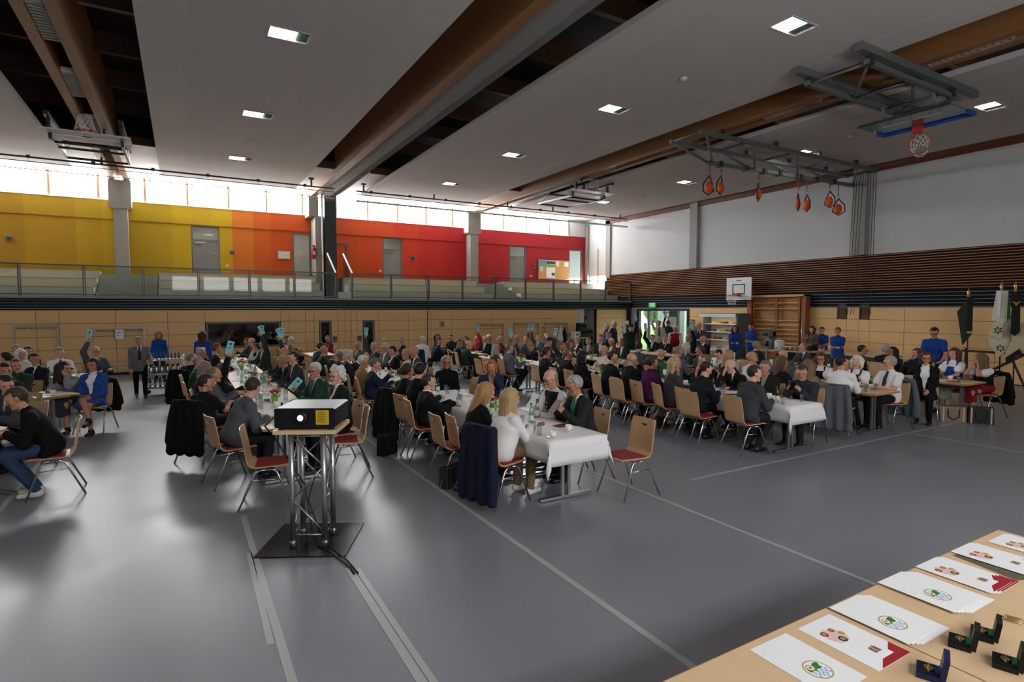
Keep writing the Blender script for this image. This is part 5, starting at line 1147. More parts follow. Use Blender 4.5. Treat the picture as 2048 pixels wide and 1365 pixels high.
# ---- who sits where: u v side gaze lean arms top inner tie bottom hair haircolour flags | clothing
PEOPLE = '''
28 792 n-95@1.2 -95 27 tt Sl111113 - - 33455f short 4a3426 s | black jacket and jeans bent over the table
8 767 n-60 70 10 tt S4a4c50 e6e4e2 - 222226 short 1c1614 m | grey suit at the table beside the bent figure
7 735 n-60@1.32 80 8 tt S26282a c8c8c8 - 202024 short 1c1614 m | dark jacket with hidden face at picture edge
30 731 n-40 12 4 tk S2e362e 3e4a38 - 202020 crop 5a4030 mMQ | dark green marksman uniform, elbow turned out
9 716 n-60 -170 4 tt S1e2a20 - - 202024 short 2a1a14 m | dark green jacket seen from behind
40 709 n-50 60 5 tt Ld8d6d2 - - 303034 bob d8d4c8 f | white top behind the green uniform
32 699 n-50 60 5 tt S3c4046 c8c8c8 - 202024 short 8a8884 m | grey jacket near the coat rack
66 719 n-50 75 5 tt S1c2230 e8e6e4 1c1c24 202024 short 241a16 m | navy suit and white shirt beside the flowers
55 703 n-50 50 5 tt S26262c d8d8d8 - 202024 short 241a16 m | dark jacket half hidden behind navy suit
120 706 n10 10 0 tt Le6e4e6 - 22222a 24242a short 8a8680 mB | white shirt and dark tie at table head
125 738 n-20@1.13 75 12 ct S85858a 4a3a3e - 3a3c44 long 241814 fgk | grey cardigan with chin on hand
193 703 n25 15 2 tr S4c525c d6d4d0 2a2c34 26262c ring b8b0a8 mgB | grey uniform raising a voting card
185 730 n-25 -30 -4 ll S2a4a90 e8e4e6 - 3a4e7a pony 241612 fok | royal blue jacket over white polo, legs crossed
415 772 B-/45 80 4 tt P1c1c20 1f5a50 - 1c1c20 fshort 3e1c1c f | black top with green neckline
509 772 B- 150 24 tt S55585e c8c8c8 - 2a2a2e short 3a2a20 m | grey suit leaning over by the projector
432 751 B- 80 6 tt S5a5c60 d8d4cc 2f4a3c 2a2a2e receding 7a6a5e mB | grey jacket and green waistcoat
453 744 B- 60 8 tr S1c1c20 e0e0e0 2a3030 1c1c20 short 6a625a mg | black jacket raising a voting card
416 743 B- 100 6 tt S30343a - - 202024 long 8a8078 f | dark cardigan between raised cards
401 730 B- 70 4 tt S2a4a40 e6e4e2 - 202824 crop 8a8278 mB | green uniform with golden collar
387 722 B-/45 90 4 tt S1e2224 d8d8d8 - 202024 receding 7a6a5c m | dark jacket beside the green uniform
407 710 B- 60 10 ct S2e2e32 - - 202024 curly b4b0aa fg | dark top with hand at glasses
416 697 B- 60 6 tt S34383a d8d8d8 - 202024 short a8a49e m | grey jacket below the held card
436 695 B- 95 6 tt S202226 e8e6e4 - 202024 short 5a4028 m | dark waistcoat over white sleeves
627 739 B+ -40 6 tp S2a4a3c e6e4e2 2f5a48 1e1e22 short d0ccc4 mgB | green jacket holding a tilted voting card
671 747 B+ -50 2 xx S1c2624 ece8e6 - 1e1e22 curly d4d0c8 fgB | dark cardigan over white top, arms folded
565 722 B+ -110 18 tt S26282c e0e0e0 - 1e1e22 short b8a47c mB | black suit leaning on the table
580 711 B+ -60 6 tt S34363a d8d8d8 - 1e1e22 short 2e2420 m | charcoal suit behind the black suit
568 703 B+ -50 6 tt S2a3a34 d8d8d8 - 1e1e22 none 9a8a7c m | green jacket, bald head bowed
564 698 B+ -60 6 rt S2a4a40 e6e6e6 - 1e1e22 short c8c4bc m | green jacket raising two voting cards
511 697 B+ -100 16 ct Lc8c6c0 - - 2a2a30 short 4a3a2e m | white sweater with elbows on table
522 687 B+ -30 4 rt S303a36 d8d8d8 - 1e1e22 none a08070 m | dark green jacket behind two raised cards
501 683 B+ -90 6 tt S26302c d0d0d0 - 1e1e22 ring 8a7a6a m | green waistcoat by the observation window
492 687 B+ -80 6 tt S2c2e32 d0d0d0 - 1e1e22 short 3a2a20 m | dark jacket next to white sweater
575 682 C- 20 4 tt S303236 d8d8d8 - 1e1e22 short 2a2220 m | dark jacket beneath the observation window
585 683 C- 60 6 tt S8a7450 e0e0e0 - 2a2a2e short d0ccc6 mg | tan jacket with white hair
654 678 C+ 0 2 tt L7a3048 - - 2a2a2e crop 2e2018 mMQ | red checked shirt at the narrow window
643 693 C- 150 8 tt S24382e d0d0d0 - 1e1e22 short 2a2220 m | green jacket turned away
651 705 C- 90 6 tt S24382e e6e6e6 - 1e1e22 none a07a68 mgB | green suit, bald and spectacled
686 716 C- 40 4 tt S2c3034 e0e0e0 2a4a3c 1e1e22 short b0aaa2 mgB | dark jacket and green tie
697 711 C- 60 8 ct S2a2c30 d8d8d8 - 1e1e22 curly c0bab2 fg | dark top beside the green tie
730 724 C- 85 4 ll Sa3824e e0d8d0 - 3a2c20 short d8d4ce mB | tan jacket
753 731 C- 80 6 pt S232c44 e6e6e6 - 1e2230 short 6e665e mM | navy suit reading a small leaflet
713 693 C+ -20 4 ll S5a625c c8c8c0 - 2a2a2e ring c8c0b8 m | grey jacket below a held card
746 694 C+ -30 2 tr S3c463e e0e0e0 2a3a30 2a2a2e short a8a49c mMB | green uniform raising a voting card
771 695 C+ -30 4 tt S6a6a60 e6e6e6 - 2a2a2e short b8b0a4 mg | pale jacket with glasses
780 703 C+ -40 4 tt S17171a e0dcd8 - 17171a fshort 1c1614 f | black blazer, smiling
811 709 C+ -60 10 tt Va08c6c e6e4e2 - 2a2a2e fshort c09a60 fg | beige waistcoat over white sleeves
825 701 C+ -90 8 tt S3a463e ece8e6 - 2a2a2e none b07c68 mB | green uniform with bald head
802 681 n-90 60 2 ll S202430 d8d8d8 - 1e1e22 short 8a8680 f | dark blazer alone by the beech wall
848 766 C- 95 6 TT S18181b e6e4e2 2a2a30 161618 short 3a2a22 mg | black suit at the white cloth
822 743 C-/20 110 10 tt S1c1d20 - - 1c1c20 bun 3a2a24 f | black cardigan with hair bun
852 741 C- 160 8 tt S1a1a1e - - 1c1c20 short 141214 m | black top with spiky hair
893 724 n0 5 0 ll L121214 - - 17171a bob 9a8e80 fg | black turtleneck with name badge
983 732 n5 0 14 ct S252c48 c88a80 - 2a2a34 bob a8643c f | navy cardigan resting head on hand
979 786 C- 100 22 tt L17171a - - 17171a long a8804c f | black top with falling blond hair
1027 794 C-/14 120 16 TT Le8e4e2 - - 7a664c long b09468 fBw | white blouse and khaki trousers
1102 751 C+ -60 12 tp V17191a e8e4e2 - 17171a ring 8a8078 mgB | black waistcoat over white sleeves, reading
1146 766 C+ -75 12 pp S26282a eae8e6 2a6a4c 1a1a1c short a09a94 mg | dark suit and green tie reading a booklet
879 686 D- 30 8 tt L1c2436 - - 22242c short 1c1614 f | navy sweatshirt, smiling over shoulder
847 680 n150 60 4 ll Le0dee0 - - 2a2a2e crop b0aca6 m | white shirt turning on the chair
878 674 D- 10 4 tt L6a5a50 - - 22242c long 241a18 f | brown top with long dark hair
900 678 D+ 0 8 tt L1a1e2a - - 22242c short 1e1814 m | navy shirt at the wall table
922 688 D- 30 8 tt S22262a c8c8c8 - 22242c short 1e1814 m | dark jacket by an empty chair
930 682 D+ -20 4 tt L4a4038 - - 22242c long 6a4630 f | brown top half hidden
940 690 D- 80 14 tt S2a3a34 d0d0d0 - 22242c none a87a66 mB | green jacket with bald head
952 680 D+ -20 8 rt Lb01e28 - - 22242c ring b8b0a8 mg | red sweater raising a voting card
968 679 D+ 60 4 tt S1e1e22 d0d0d0 - 22242c ring a8a29c mg | black jacket beside the red sweater
990 680 E- 60 6 tt L6a8a7a - - 22242c short d0ccc6 m | pale green shirt
998 682 E- 60 6 tt Lb01e28 - - 22242c ring c0b8b0 mg | red top beside pale green shirt
1008 675 E- 10 4 tt S34383c d0d0d0 - 22242c short 6a5040 m | grey jacket by the coat rack
1001 702 D- 100 8 tt S4c4e54 - - 2a2c32 long a09890 f | grey jacket with long grey hair
1015 696 D- 100 -2 rt S6a6c72 d8d8d8 - 2a2c32 short 7a7068 mg | grey suit leaning back raising a voting card
1032 678 E- 10 6 tt S5a5e64 d0d0d0 - 22242c short a8a098 m | grey uniform below the coat rack
1044 679 E- 20 8 rt S50545a d0d0d0 - 22242c ring a8a098 m | grey uniform raising a voting card high
1075 680 E+ -20 6 tr S50545a d0d0d0 - 22242c short b0a89e m | grey uniform lifting a card at arm's length
1095 706 D- 100 4 tt S24282a d0d0d0 - 1e1e22 fshort 3e1c20 f | dark blazer with maroon hair
1102 685 E- 20 8 tt S3a4248 c8ccc8 - 22242c hat 2a2a26 f | grey costume and feathered hat
1125 696 D+ -10 6 tr S2a3a34 e0e0e0 2a3a34 22242c ring 3a2a22 mMQB | green suit, bearded, lifting a card
1142 689 E- 30 4 tt S30282a - - 22242c long 6a4632 f | dark top, smiling with long hair
1165 684 E+ -60 6 tt S17171a e6e4e2 - 22242c fshort a89068 fg | black jacket over white blouse with red scarf
1185 685 E+ -10 4 xx S565a60 b8babc - 22242c short 8a7a68 m | grey jacket with arms folded
1192 675 E+ -10 4 tt S24382e d0d0d0 - 22242c short 7a5a40 m | green waistcoat behind grey jacket
1208 684 E+ 0 4 tt S6a4440 e6e2dc - 22242c fshort d8d4c8 f | white blouse with sunglasses on head
1144 709 D- 90 10 tt S1e1f22 d0d0d0 - 1e1e22 short 7a6040 mgB | black suit with brown hair
1162 713 D- 110 8 tt L17181e - - 1e1e22 bob 18141a f | black top with black hair
1206 702 D+ -20 4 tt Sd8ccb8 e6e2dc - 4a4440 fshort c8a468 f | cream blouse facing the hall
1228 713 D- 85 10 tt S1b1c1f d0d0d0 - 1a1a1c short 2e241e mgB | black suit, glasses and dark hair
1242 684 E+ -60 8 rt S24382e e0e0e0 - 22242c short b07060 m | green jacket raising a voting card past red face
1217 669 F- 10 4 tt S2e2c30 d0c8c0 - 22242c short 6a5040 f | dark top next to standing pair
1270 717 D- 85 8 tc S18191c e6e6e6 - 17171a none b07a68 mgB | black suit, bald, hand at mouth
1279 692 E- 170 8 tt S4a4c50 d0d0d0 - 22242c receding 241a16 m | grey suit seen from behind
1326 710 E- 60 8 tt S2a3a34 d0d0d0 - 22242c ring d0c8c0 m | green jacket, white hair only showing
1334 727 D- 100 8 tt S521a4c - - 1f5a44 bun 3a2620 fk | purple jacket and green skirt
1359 727 D- 60 6 tt L3a3a40 - - 22242c long b8a070 f | dark top with long blond hair
1373 734 D- 110 20 tt S20222a e0e0e0 - 1a1c22 short 2e221c m | dark suit bent over the table
1357 702 E- 120 8 tt S5c6068 d0d0d0 - 22242c crop 8a8076 mB | grey uniform seen from behind
1373 696 E+ -80 4 tt S3c4044 e6e6e6 1c1c22 22242c bob c8c4bc m | grey suit and bow tie, long white hair
1393 700 E+ -90 12 tt S4a4e54 d8d8d8 - 22242c short 3e3a38 m | grey jacket leaning in
1408 721 D+ -70 8 tm S18191c e6e6e6 1a1a24 17171a short 6a5a48 m | black suit drinking from a glass
1459 732 D+ -50 22 tc S17181b e0e0e0 1a1a24 17171a ring c0b8b0 mM | black suit, bald, gesturing
1460 711 E- 95 6 tt S1c1c20 - - 22242c long a8885c f | black top with straight light hair
1434 710 E+ -40 26 pp Le0dcd8 - - 2a2a30 short 2a1c18 f | white top, head bowed over paper
1383 675 F+ -40 8 rt S1b1c20 d8d8d8 - 1c1c20 short a8a29a m | black suit raising a voting card
1398 677 F+ -60 4 tt S17181b e0e0e0 - 1c1c20 ring d0ccc6 mB | black suit below standing grey suit
1311 677 F+ -20 8 tr S17181b d0d0d0 - 1c1c20 short 6a5a50 mg | black jacket raising a card to glasses
1322 679 F+ -10 4 tt S17181b e8e6e4 1c1c20 1c1c20 ring 8a7a6c mMB | black suit and tie, moustached
1270 670 n0 0 4 rt S6a6050 - - 2a2a2e wavy 5a4636 f | brown cardigan raising a card by the door
1515 690 F- 130 8 tt S26282c d8d8d8 - 1e1e22 short 8a8680 mB | dark suit turned to the serving table
1507 716 E- 80 6 tt Le6e2e0 - - 2a2a30 fshort b8945c f | white blouse with short blond hair
1512 743 D- 110 14 tt S3e4044 d0d0d0 - 26262a short 2e221c mB | grey suit at the white cloth end
1528 735 D+ -10 6 tt S2e2622 a89888 - 222024 short 6a625a mB | brown jacket facing the hall
1565 710 E+ -20 6 tt S4c5054 c8c8c8 - 26262a ring a09890 mgB | grey jacket with glasses
1570 728 E- 95 6 tt S1a1a1e - - 1e1e22 long 5a4230 f | black cape with long brown hair
1602 743 D+ -5 12 pp S303236 303236 - 26221e short 4a3226 m | charcoal jacket looking down at phone
1616 733 E- 170 6 tt L8a8478 - - 2a2a30 long 7a5c40 f | pale top with brown hair seen from behind
1641 718 E+ -10 4 tt De8e4e6 1a1a1e - 2a2430 bob 4a3024 fgk | white dirndl blouse and glasses
1614 695 F+ -60 4 tt S3e4246 e0e0e0 1c1c24 26262a receding 7a6a5c m | grey suit and tie at far table
1633 699 F+ -20 18 tt S4a4440 c8c8c8 - 26262a short 5a4838 m | brown jacket, head bowed
1685 722 E-/14 120 8 tp Le8e6e6 - 1c1c24 17171a short 241a16 mO | white shirt, grey jacket on the chair
1713 724 E+ -20 4 tt De8e4e6 1a1a1e - 3a1c20 bob dedad0 fk | white dirndl blouse with white hair
1728 701 G- 100 8 tt S4a4844 d8d8d8 - 26262a short 241c18 mg | brown suit with glasses
1778 725 E+ -70 0 tt Pe8e4e6 - 2c2e36 1a1a1e short a09a92 mgB | white short-sleeved shirt and dark tie
1773 699 G- 110 10 tt S1a1c20 d8d8d8 - 1e1e22 short a8a4a0 mB | black suit with grey hair
1791 708 G+ -40 10 tt L2a2c34 - - 1e1e22 long 2a1c18 f | dark top low behind the table
1823 710 G+ -50 10 tt L2c3a3e - - 1e1e22 bob 5a4030 f | teal top low behind the table
1852 714 n-5@1.28 5 -4 lk S141416 e8e6e6 - 161618 bob 4a241e fgo | black cardigan over white top, arm on chairback
1907 706 F+ -30 -4 tt De4e2e6 22408a - 8a9a88 long 5a2a22 fk | blue dirndl with off-shoulder blouse
1958 718 F+ -90 12 cc De4dee0 17171a - 7a1c24 long 6e5236 fk | black dirndl with hands at chin
'''
m_hat = mat('hat_felt', '#22261f', .8); m_plume = mat('plume_white', '#e8e8e4', .9)
def put_hat(r, ph, a):
    hp = r['head']; t = thing('plumed_hat', 'dark felt hat with white plume on the person in ' + ' '.join(ph.split()[:2]), 'hat', (hp[0], hp[1], hp[2] + .07), a)
    MB().lathe([(.15, 0), (.155, .008), (.1, .014), (.095, .08), (.06, .1), (.01, .1)], 14).build('felt_crown', m_hat, t); b = MB()
    for q in range(10): b.ball((.09 + random.uniform(-.03, .03), -.05 - q * .012, .08 + q * .02 - (q / 7) ** 2 * .05), .035, 6)
    b.build('plume', m_plume, t)
SEATROWS = {}
rows_list = []
for ln in PEOPLE.strip().split('\n'):
    a, ph = ln.split('|'); tk = a.split(); rows_list.append((tk, ph.strip()))
placed = []
for tk, ph in rows_list:
    u, v = float(tk[0]), float(tk[1]); side, hz0 = (tk[2].split('@') + ['1.2'])[:2]; hz0 = float(hz0); g = float(tk[3]); lean = float(tk[4]); arms = tk[5]
    top, inner, tie, bottom, hair, hc = tk[6:12]; flags = tk[12] if len(tk) > 12 else ''
    n = onz(u, v, 1.2); dn = n[:2]
    off = .03 + .6 * math.sin(math.radians(max(lean, -6))) + .02
    if side[0] != 'n':
        rx = ROWX[side[0]]; fwd = np.array((1., 0)) if side[1] == '-' else np.array((-1., 0))
        gd = gaze_dir(u, g); rel0 = wrap(ang(gd) - ang(fwd)); turn = math.radians(float(side.split('/')[1])) if '/' in side else max(-.5, min(.5, rel0 * .28)); rz = ang(fwd) + turn; side = side[:2]
        f2 = np.array((-math.sin(rz), math.cos(rz)))
        hx = rx - fwd[0] * .70 + f2[0] * off                     # head x for an ordinary seat
        k = hx / n[0]; k = max(.9, min(1.13, k)); hd = dn * k; hz = CAM_H - (CAM_H - 1.2) * k
        hip = hd - f2 * off; grp = side
    else:
        rz = ang(gaze_dir(u, float(side[1:]) if len(side) > 1 else g)); f2 = np.array((-math.sin(rz), math.cos(rz))); gd = gaze_dir(u, g); hd = onz(u, v, hz0)[:2]; hz = hz0; hip = hd - f2 * off; grp = 'n'
    placed.append([grp, hip[0], hip[1], rz, wrap(ang(gd) - rz), hz, lean, arms, top, inner, tie, bottom, hair, hc, flags, ph, u, v])
# keep neighbours of one bench side apart
for grp in set(p[0] for p in placed if p[0] != 'n'):
    L = sorted((p for p in placed if p[0] == grp), key=lambda p: p[2])
    for _ in range(40):
        for a, b in zip(L[:-1], L[1:]):
            gp = b[2] - a[2]
            if gp < .56: s = (.56 - gp) / 2; a[2] -= s; b[2] += s
    for i, p in enumerate(L): p.append(i)
EMPTY_CHAIRS = [('C-', 2.95, 6.55, 0), ('C+', 4.52, 5.05, 0), ('D-', 7.2, 6.35, 0), ('D-', 7.25, 8.15, 0), ('B-', .8, 6.85, -.2), ('B+', 1.85, 7.5, -.2), ('D-', 6.9, 13.2, 0), ('E+', 11.35, 8.6, .1), ('F+', 14.25, 7.3, .1), ('C+', 4.6, 9.6, .2)]
SIDEW = {'-': 'facing the slatted wall', '+': 'facing the cart aisle'}
for i, p in enumerate(placed):
    grp, x, y, rz, hy, hz, lean, arms, top, inner, tie, bottom, hair, hc, flags, ph = p[:16]; u, v = p[16:18]
    if grp != 'n': place = ', %s row, %s %s' % (ROWN[grp[0]], ORD[p[18]], SIDEW[grp[1]])
    else: place = ''
    lab = 'person in ' + ph + place
    w = lab.split()
    if len(w) > 16: lab = 'person in ' + ' '.join(ph.split()[:16 - 2 - len(place.split())]).rstrip(',') + place
    if len(lab.split()) < 4: lab += ' seated'
    ts = max(.84, min(1.16, 1 + (hz - 1.2) / .62)); pitch = 22 if lean > 18 or 'bowed' in ph or 'down' in ph or 'reading' in ph or 'bent' in ph else 5
    if lean > 18: ts *= 1.08
    top2 = ('S' + top[2:]) if top.startswith('Sl') else top
    if top2[0] == 'S' and inner == '-' : inner = top2[1:]
    legs = 'cross' if 'legs crossed' in ph else 'out' if 'O' in flags else random.choice(('n', 'n', 'tuck', 'n'))
    hat = hair == 'hat'
    r = person(lab, x, y, rz, True, lean, max(-1.25, min(1.25, hy)), pitch, arms, top2, inner, tie, bottom, 'short' if hat else hair, hc, flags, ts, 1., vox_for(y, x), i, 0, legs, 'd8d4cc' if ('w' in flags or 's' in flags) else '141212')
    if hat: put_hat(r, ph, rz + hy)
    # chair
    if grp != 'n': cl = 'beech chair with red seat, %s row, %s %s' % (ROWN[grp[0]], ORD[p[18]], SIDEW[grp[1]])
    else: cl = 'beech chair under the person in ' + ' '.join(ph.split()[:9]).rstrip(',')
    chair(x, y, rz, cl)
    # what they hold
    if 'r' in arms:
        j = arms.index('r'); wp = r['wr'][j] + Vector((0, 0, .07)); ca = ang(gaze_dir(u, 0)) + random.uniform(-.5, .5)
        vote_card(wp, ca, random.uniform(-.3, .35), ('turquoise voting card raised by the %s sitter %s, %s row' % (ORD[p[18]], SIDEW[grp[1]], ROWN[grp[0]])) if grp != 'n' else 'turquoise voting card held up by the person in ' + ' '.join(ph.split()[:7]).rstrip(','))
        if 'two' in ph: vote_card(wp + Vector((.05, .03, 0)), ca + .3, .45, 'second turquoise voting card held up by the person in ' + ' '.join(ph.split()[:5]).rstrip(','))
    if 'p' in arms:
        wp = r['wr'][1 if arms[1] == 'p' else 0]; 
        if 'voting' in ph: vote_card(wp + Vector((-.06, 0, .03)), ang(gaze_dir(u, 0)), -.75, 'turquoise voting card held tilted by the person in green jacket and glasses')
        else:
            R = np.array(Matrix.Rotation(rz, 3, 'Z') @ Matrix.Rotation(math.radians(-50), 3, 'X')); c = np.array(wp) + np.array(Matrix.Rotation(rz, 3, 'Z')) @ np.array((-.1 if arms[1] == 'p' else .1, .07, .06))
            dk = 'booklet' in ph or 'phone' in ph
            t = thing('reading_sheet' if not dk else 'held_booklet', ('dark booklet' if dk else 'white leaflet') + ' held by the person in ' + ' '.join(ph.split()[:7]).rstrip(','), 'leaflet', tuple(c), 0)
            ph_ = 'phone' in ph; t.name = 'mobile_phone' if ph_ else t.name
            if ph_: t['label'] = 'black mobile phone held by the person in charcoal jacket looking down'; t['category'] = 'phone'
            MB().box((0, 0, 0), (.075, .15, .01) if ph_ else (.15, .21, .004), 0, R).build('case' if ph_ else 'pages', m_blk if ph_ else m_menu if dk else m_paper, t)
            MB().box(R @ np.array((0, 0, .0056)), (.066, .135, .001), 0, R).build('screen', m_dark, t) if ph_ else MB().box(R @ np.array((.03, .05, -.003)), (.05, .06, .003), 0, R).build('print', m_red, t)
    if 'm' in arms:
        wp = r['wr'][arms.index('m')]; proto_place('glass', (wp[0], wp[1], wp[2] + .0), 0, 'glass raised to the mouth by the person in black suit', None, 'glass')
ce = {}
for k, (grp, x, y, dr) in enumerate(EMPTY_CHAIRS):
    rz = (-math.pi / 2 if grp[1] == '-' else math.pi / 2) + dr
    labs = ('empty beech chair with a shoulder bag strap behind black top and blond hair', 'empty beech chair at the end of the white cloth', 'empty beech chair with red seat showing beside the purple jacket row end', 'empty beech chair between the purple jacket and bald black suit', 'empty beech chair turned sideways beside the projector stand', 'empty beech chair behind the projector stand', 'empty beech chair in the aisle beside the green jacket', 'empty beech chair at the dirndl row near the serving tables', 'empty beech chair by the far handbag row tables', 'empty beech chair beside the black turtleneck')
    chair(x, y, rz, labs[k])
chair(14.0, 4.05, math.radians(15), 'empty beech chair with dark jacket at the picture edge by the handbags')
# ---- people on their feet
STAND = '''
278 680 13.9 0 Sw 6a6a6c e8e6e6 1c1c22 141416 short 8a8680 mM fd 0 grey marksman jacket walking with a cake plate
317 668 17.2 -10 L 1f4890 - - 1e2a44 wavy 7a5a3e f dd 0 blue pullover behind the serving cart
405 668 15.9 170 L 1f3f8e - - 1e2028 long 3a1812 f tt 6 blue pullover seen from behind with dark red hair
1215 652 22.5 110 L 2a4a90 - - 2a2a30 fshort c8c0b4 f dd 0 blue top standing by the beech door panel
1230 647 23 100 S 3a3e48 d8d8d8 1c1c22 26262a short d0ccc8 mB dd 4 grey suit standing near the niche
1318 646 24 10 L c8bca8 - 3a241c 2a2a2e short 4a3a2e m fr 0 beige shirt and brown tie by the entrance
1337 645 24.5 150 S 1c2438 - - 1e2028 crop 5a4030 m rd 0 navy suit by the entrance door
1350 658 20 0 V a01824 d8ccb4 - 2a2a2e short d8d4cc mg tt 26 red waistcoat bending over a table
1385 644 25 0 S 8a8078 - - 2a2a2e curly a87a4c f wd 0 patterned blouse by the notice stand
1398 650 19.3 -20 S 4a4e52 d8d8d8 1c1c22 26262a short c8c4bc mB dd 0 grey suit and tie beside the cooler
1470 656 19.6 0 L 24408a - - 3a4a60 long 2a1a18 f ww 0 blue pullover in front of the cooler
1502 653 20.3 -20 P 254b98 - - 4a6080 short 1e1614 f ww 0 blue polo shirt and jeans by the wall bars
1675 661 17.3 -20 P 254b98 - - 5a7898 fshort 6a4a36 f ww 0 blue polo shirt and jeans at the stage edge
1868 667 14.0 -10 P 254b98 - - 22242c short 1e1814 mg tt 22 blue polo shirt leaning over the corner table
1261 655 20.5 10 S 1e2a30 - - 2a2a2e hat 20242a f rd 0 dark costume and white-plumed hat raising a card
'''
for ln in STAND.strip().split('\n'):
    tk = ln.split(); u, v, dist, g = float(tk[0]), float(tk[1]), float(tk[2]), float(tk[3]); typ, col, inner, tie, bottom, hair, hc, flags, arms, lean = tk[4:14]; ph = ' '.join(tk[14:]); lean = float(lean)
    # distance along the view axis from the photograph; stature from the head's place in it
    d = ray(u, v); p = np.array((0, 0, CAM_H)) + d * dist; hz = p[2]; base = 1.575 if lean < 10 else 1.575 - .465 * (1 - math.cos(math.radians(lean))) - .05
    hs = max(.9, min(1.1, hz / base)); rz = ang(gaze_dir(u, g * .7 if abs(g) < 120 else g)); f2 = np.array((-math.sin(rz), math.cos(rz))); offs = (.05 + .6 * math.sin(math.radians(lean))) * hs - .35 * max(0, lean - 12) / 40
    x, y = p[0] - f2[0] * offs, p[1] - f2[1] * offs
    if x > 19.9: x = 19.9
    r = person('person in ' + ph, x, y, rz, False, lean, wrap(ang(gaze_dir(u, g)) - rz) * .8, 20 if ('walking' in ph or lean > 15) else 4, arms, typ[0] + col, inner if inner != '-' else col, tie, bottom, 'short' if hair == 'hat' else hair, hc, flags, 1., hs, vox_for(y, x), int(u) % 5, 0, 'walk' if 'walking' in ph else 'n', '141212')
    if hair == 'hat': put_hat(r, ph, rz)
    if 'walking' in ph:
        w = r['wr'][0]; pl = proto_place('plate', (w[0] + .05, w[1] - .1, w[2] + .01), 0, 'cake plate carried by the walking person in grey marksman jacket', None, 'plate')
    if 'r' in arms:
        for j, a in enumerate(arms):
            if a == 'r': vote_card(r['wr'][j] + Vector((0, 0, .07)), ang(gaze_dir(u, 0)), .2 - .3 * j, 'turquoise voting card held up by the person in %s, hand %s' % (' '.join(ph.split()[:4]), ('one', 'two')[j]))
# two helpers sitting on the stage edge
for u, v, hair, hc, top, ph in ((1625, 659, 'long', '2e1a1a', 'L6a5c56', 'grey sweater sitting on the stage edge'), (1645, 661, 'short', '1e1614', 'P254b98', 'blue polo shirt sitting on the stage edge, hand at face')):
    d = ray(u, v); p = np.array((0, 0, CAM_H)) + d * 20.3; rz = math.pi / 2 + .2
    r = person('person in ' + ph, p[0], p[1], rz, True, 4, .2, 5, 'll' if hair == 'long' else 'lc', top, '-', '-', '2a2c34', hair, hc, 'f', 1., 1., .02, 1, 0, 'n')
    r['root'].location.z = p[2] - 1.2
# ================================================================ other things in the hall
# coat racks along the beech wall
m_rack = mat('rack_steel', '#a8a9a6', .35, metal=.6)
for k, (x0, x1, zt) in enumerate(((-6.2, -5.0, 1.66), (-4.42, -3.37, 1.66), (-2.44, -1.11, 1.54), (11.35, 12.65, 1.5), (13.26, 14.58, 1.5), (14.98, 16.27, 1.5))):
    t = thing('coat_rack', ('steel coat rack cut by the picture edge', 'steel coat rack above the seated green uniform', 'steel coat rack with a paper sign', 'steel coat rack near the red fire niche, longest', 'steel coat rack in the middle of the red side', 'steel coat rack beside the white serving table')[k], 'coat rack', ((x0 + x1) / 2, 22.55, 0)); h = (x1 - x0) / 2
    for s in (-1, 1):
        MB().bb(s * h - .02, s * h + .02, -.02, .02, .03, zt).build('upright', m_rack, t); MB().bb(s * h - .02, s * h + .02, -.22, .22, 0, .03).build('foot', m_rack, t)
    MB().bb(-h, h, -.12, .12, zt, zt + .03).build('hat_shelf', m_rack, t); MB().tube([(-h, 0, zt - .06), (h, 0, zt - .06)], .012, 6).build('rail', m_rack, t); MB().bb(-h, h, -.015, .015, .3, .34).build('lower_bar', m_rack, t)
    for q in range(7): xx = -h * .8 + q * h * .266; MB().tube([(xx, 0, zt - .06), (xx, -.05, zt - .09), (xx, -.07, zt - .05)], .006, 5).build('hook', m_blk, t)
t = thing('paper_sign', 'white paper sign hanging on the middle coat rack', 'sign', (-1.78, 22.4, 1.36)); MB().bb(-.11, .11, 0, .004, -.15, .15).build('sheet', m_paper, t); MB().bb(-.06, -.02, -.002, 0, -.04, .0).bb(-.06, .06, -.002, 0, .05, .07).build('print', m_grey, t)
t = thing('thermostat', 'small grey control box on the beech wall beside the coat racks', 'control box', (9.75, YG - .03, 1.52)); MB().bb(-.1, .1, 0, .03, -.14, .14).build('housing', m_rack, t); MB().bb(-.06, .06, -.008, 0, -.08, .08).build('face', m_grey, t)
for x, z, l in ((7.15, .95, 'white socket on the beech wall by the narrow window'), (18.5, 1.05, 'white round button on the beech door panel'), (18.5, .75, 'lower white button on the beech door panel')): tag(MB().box((x, YG - .01, z), (.08, .02, .08)).build('wall_socket', m_whitep), l, 'socket')
# tiny cable down the wall
tag(MB().tube([(9.0, YG + .02, 3.66), (9.0, YG - .05, 3.4), (9.08, YG - .05, 2.5), (9.05, YG - .04, 0)], .014, 5).build('hanging_cable', m_blk), 'black cable running from the gallery railing down the beech wall', 'cable')
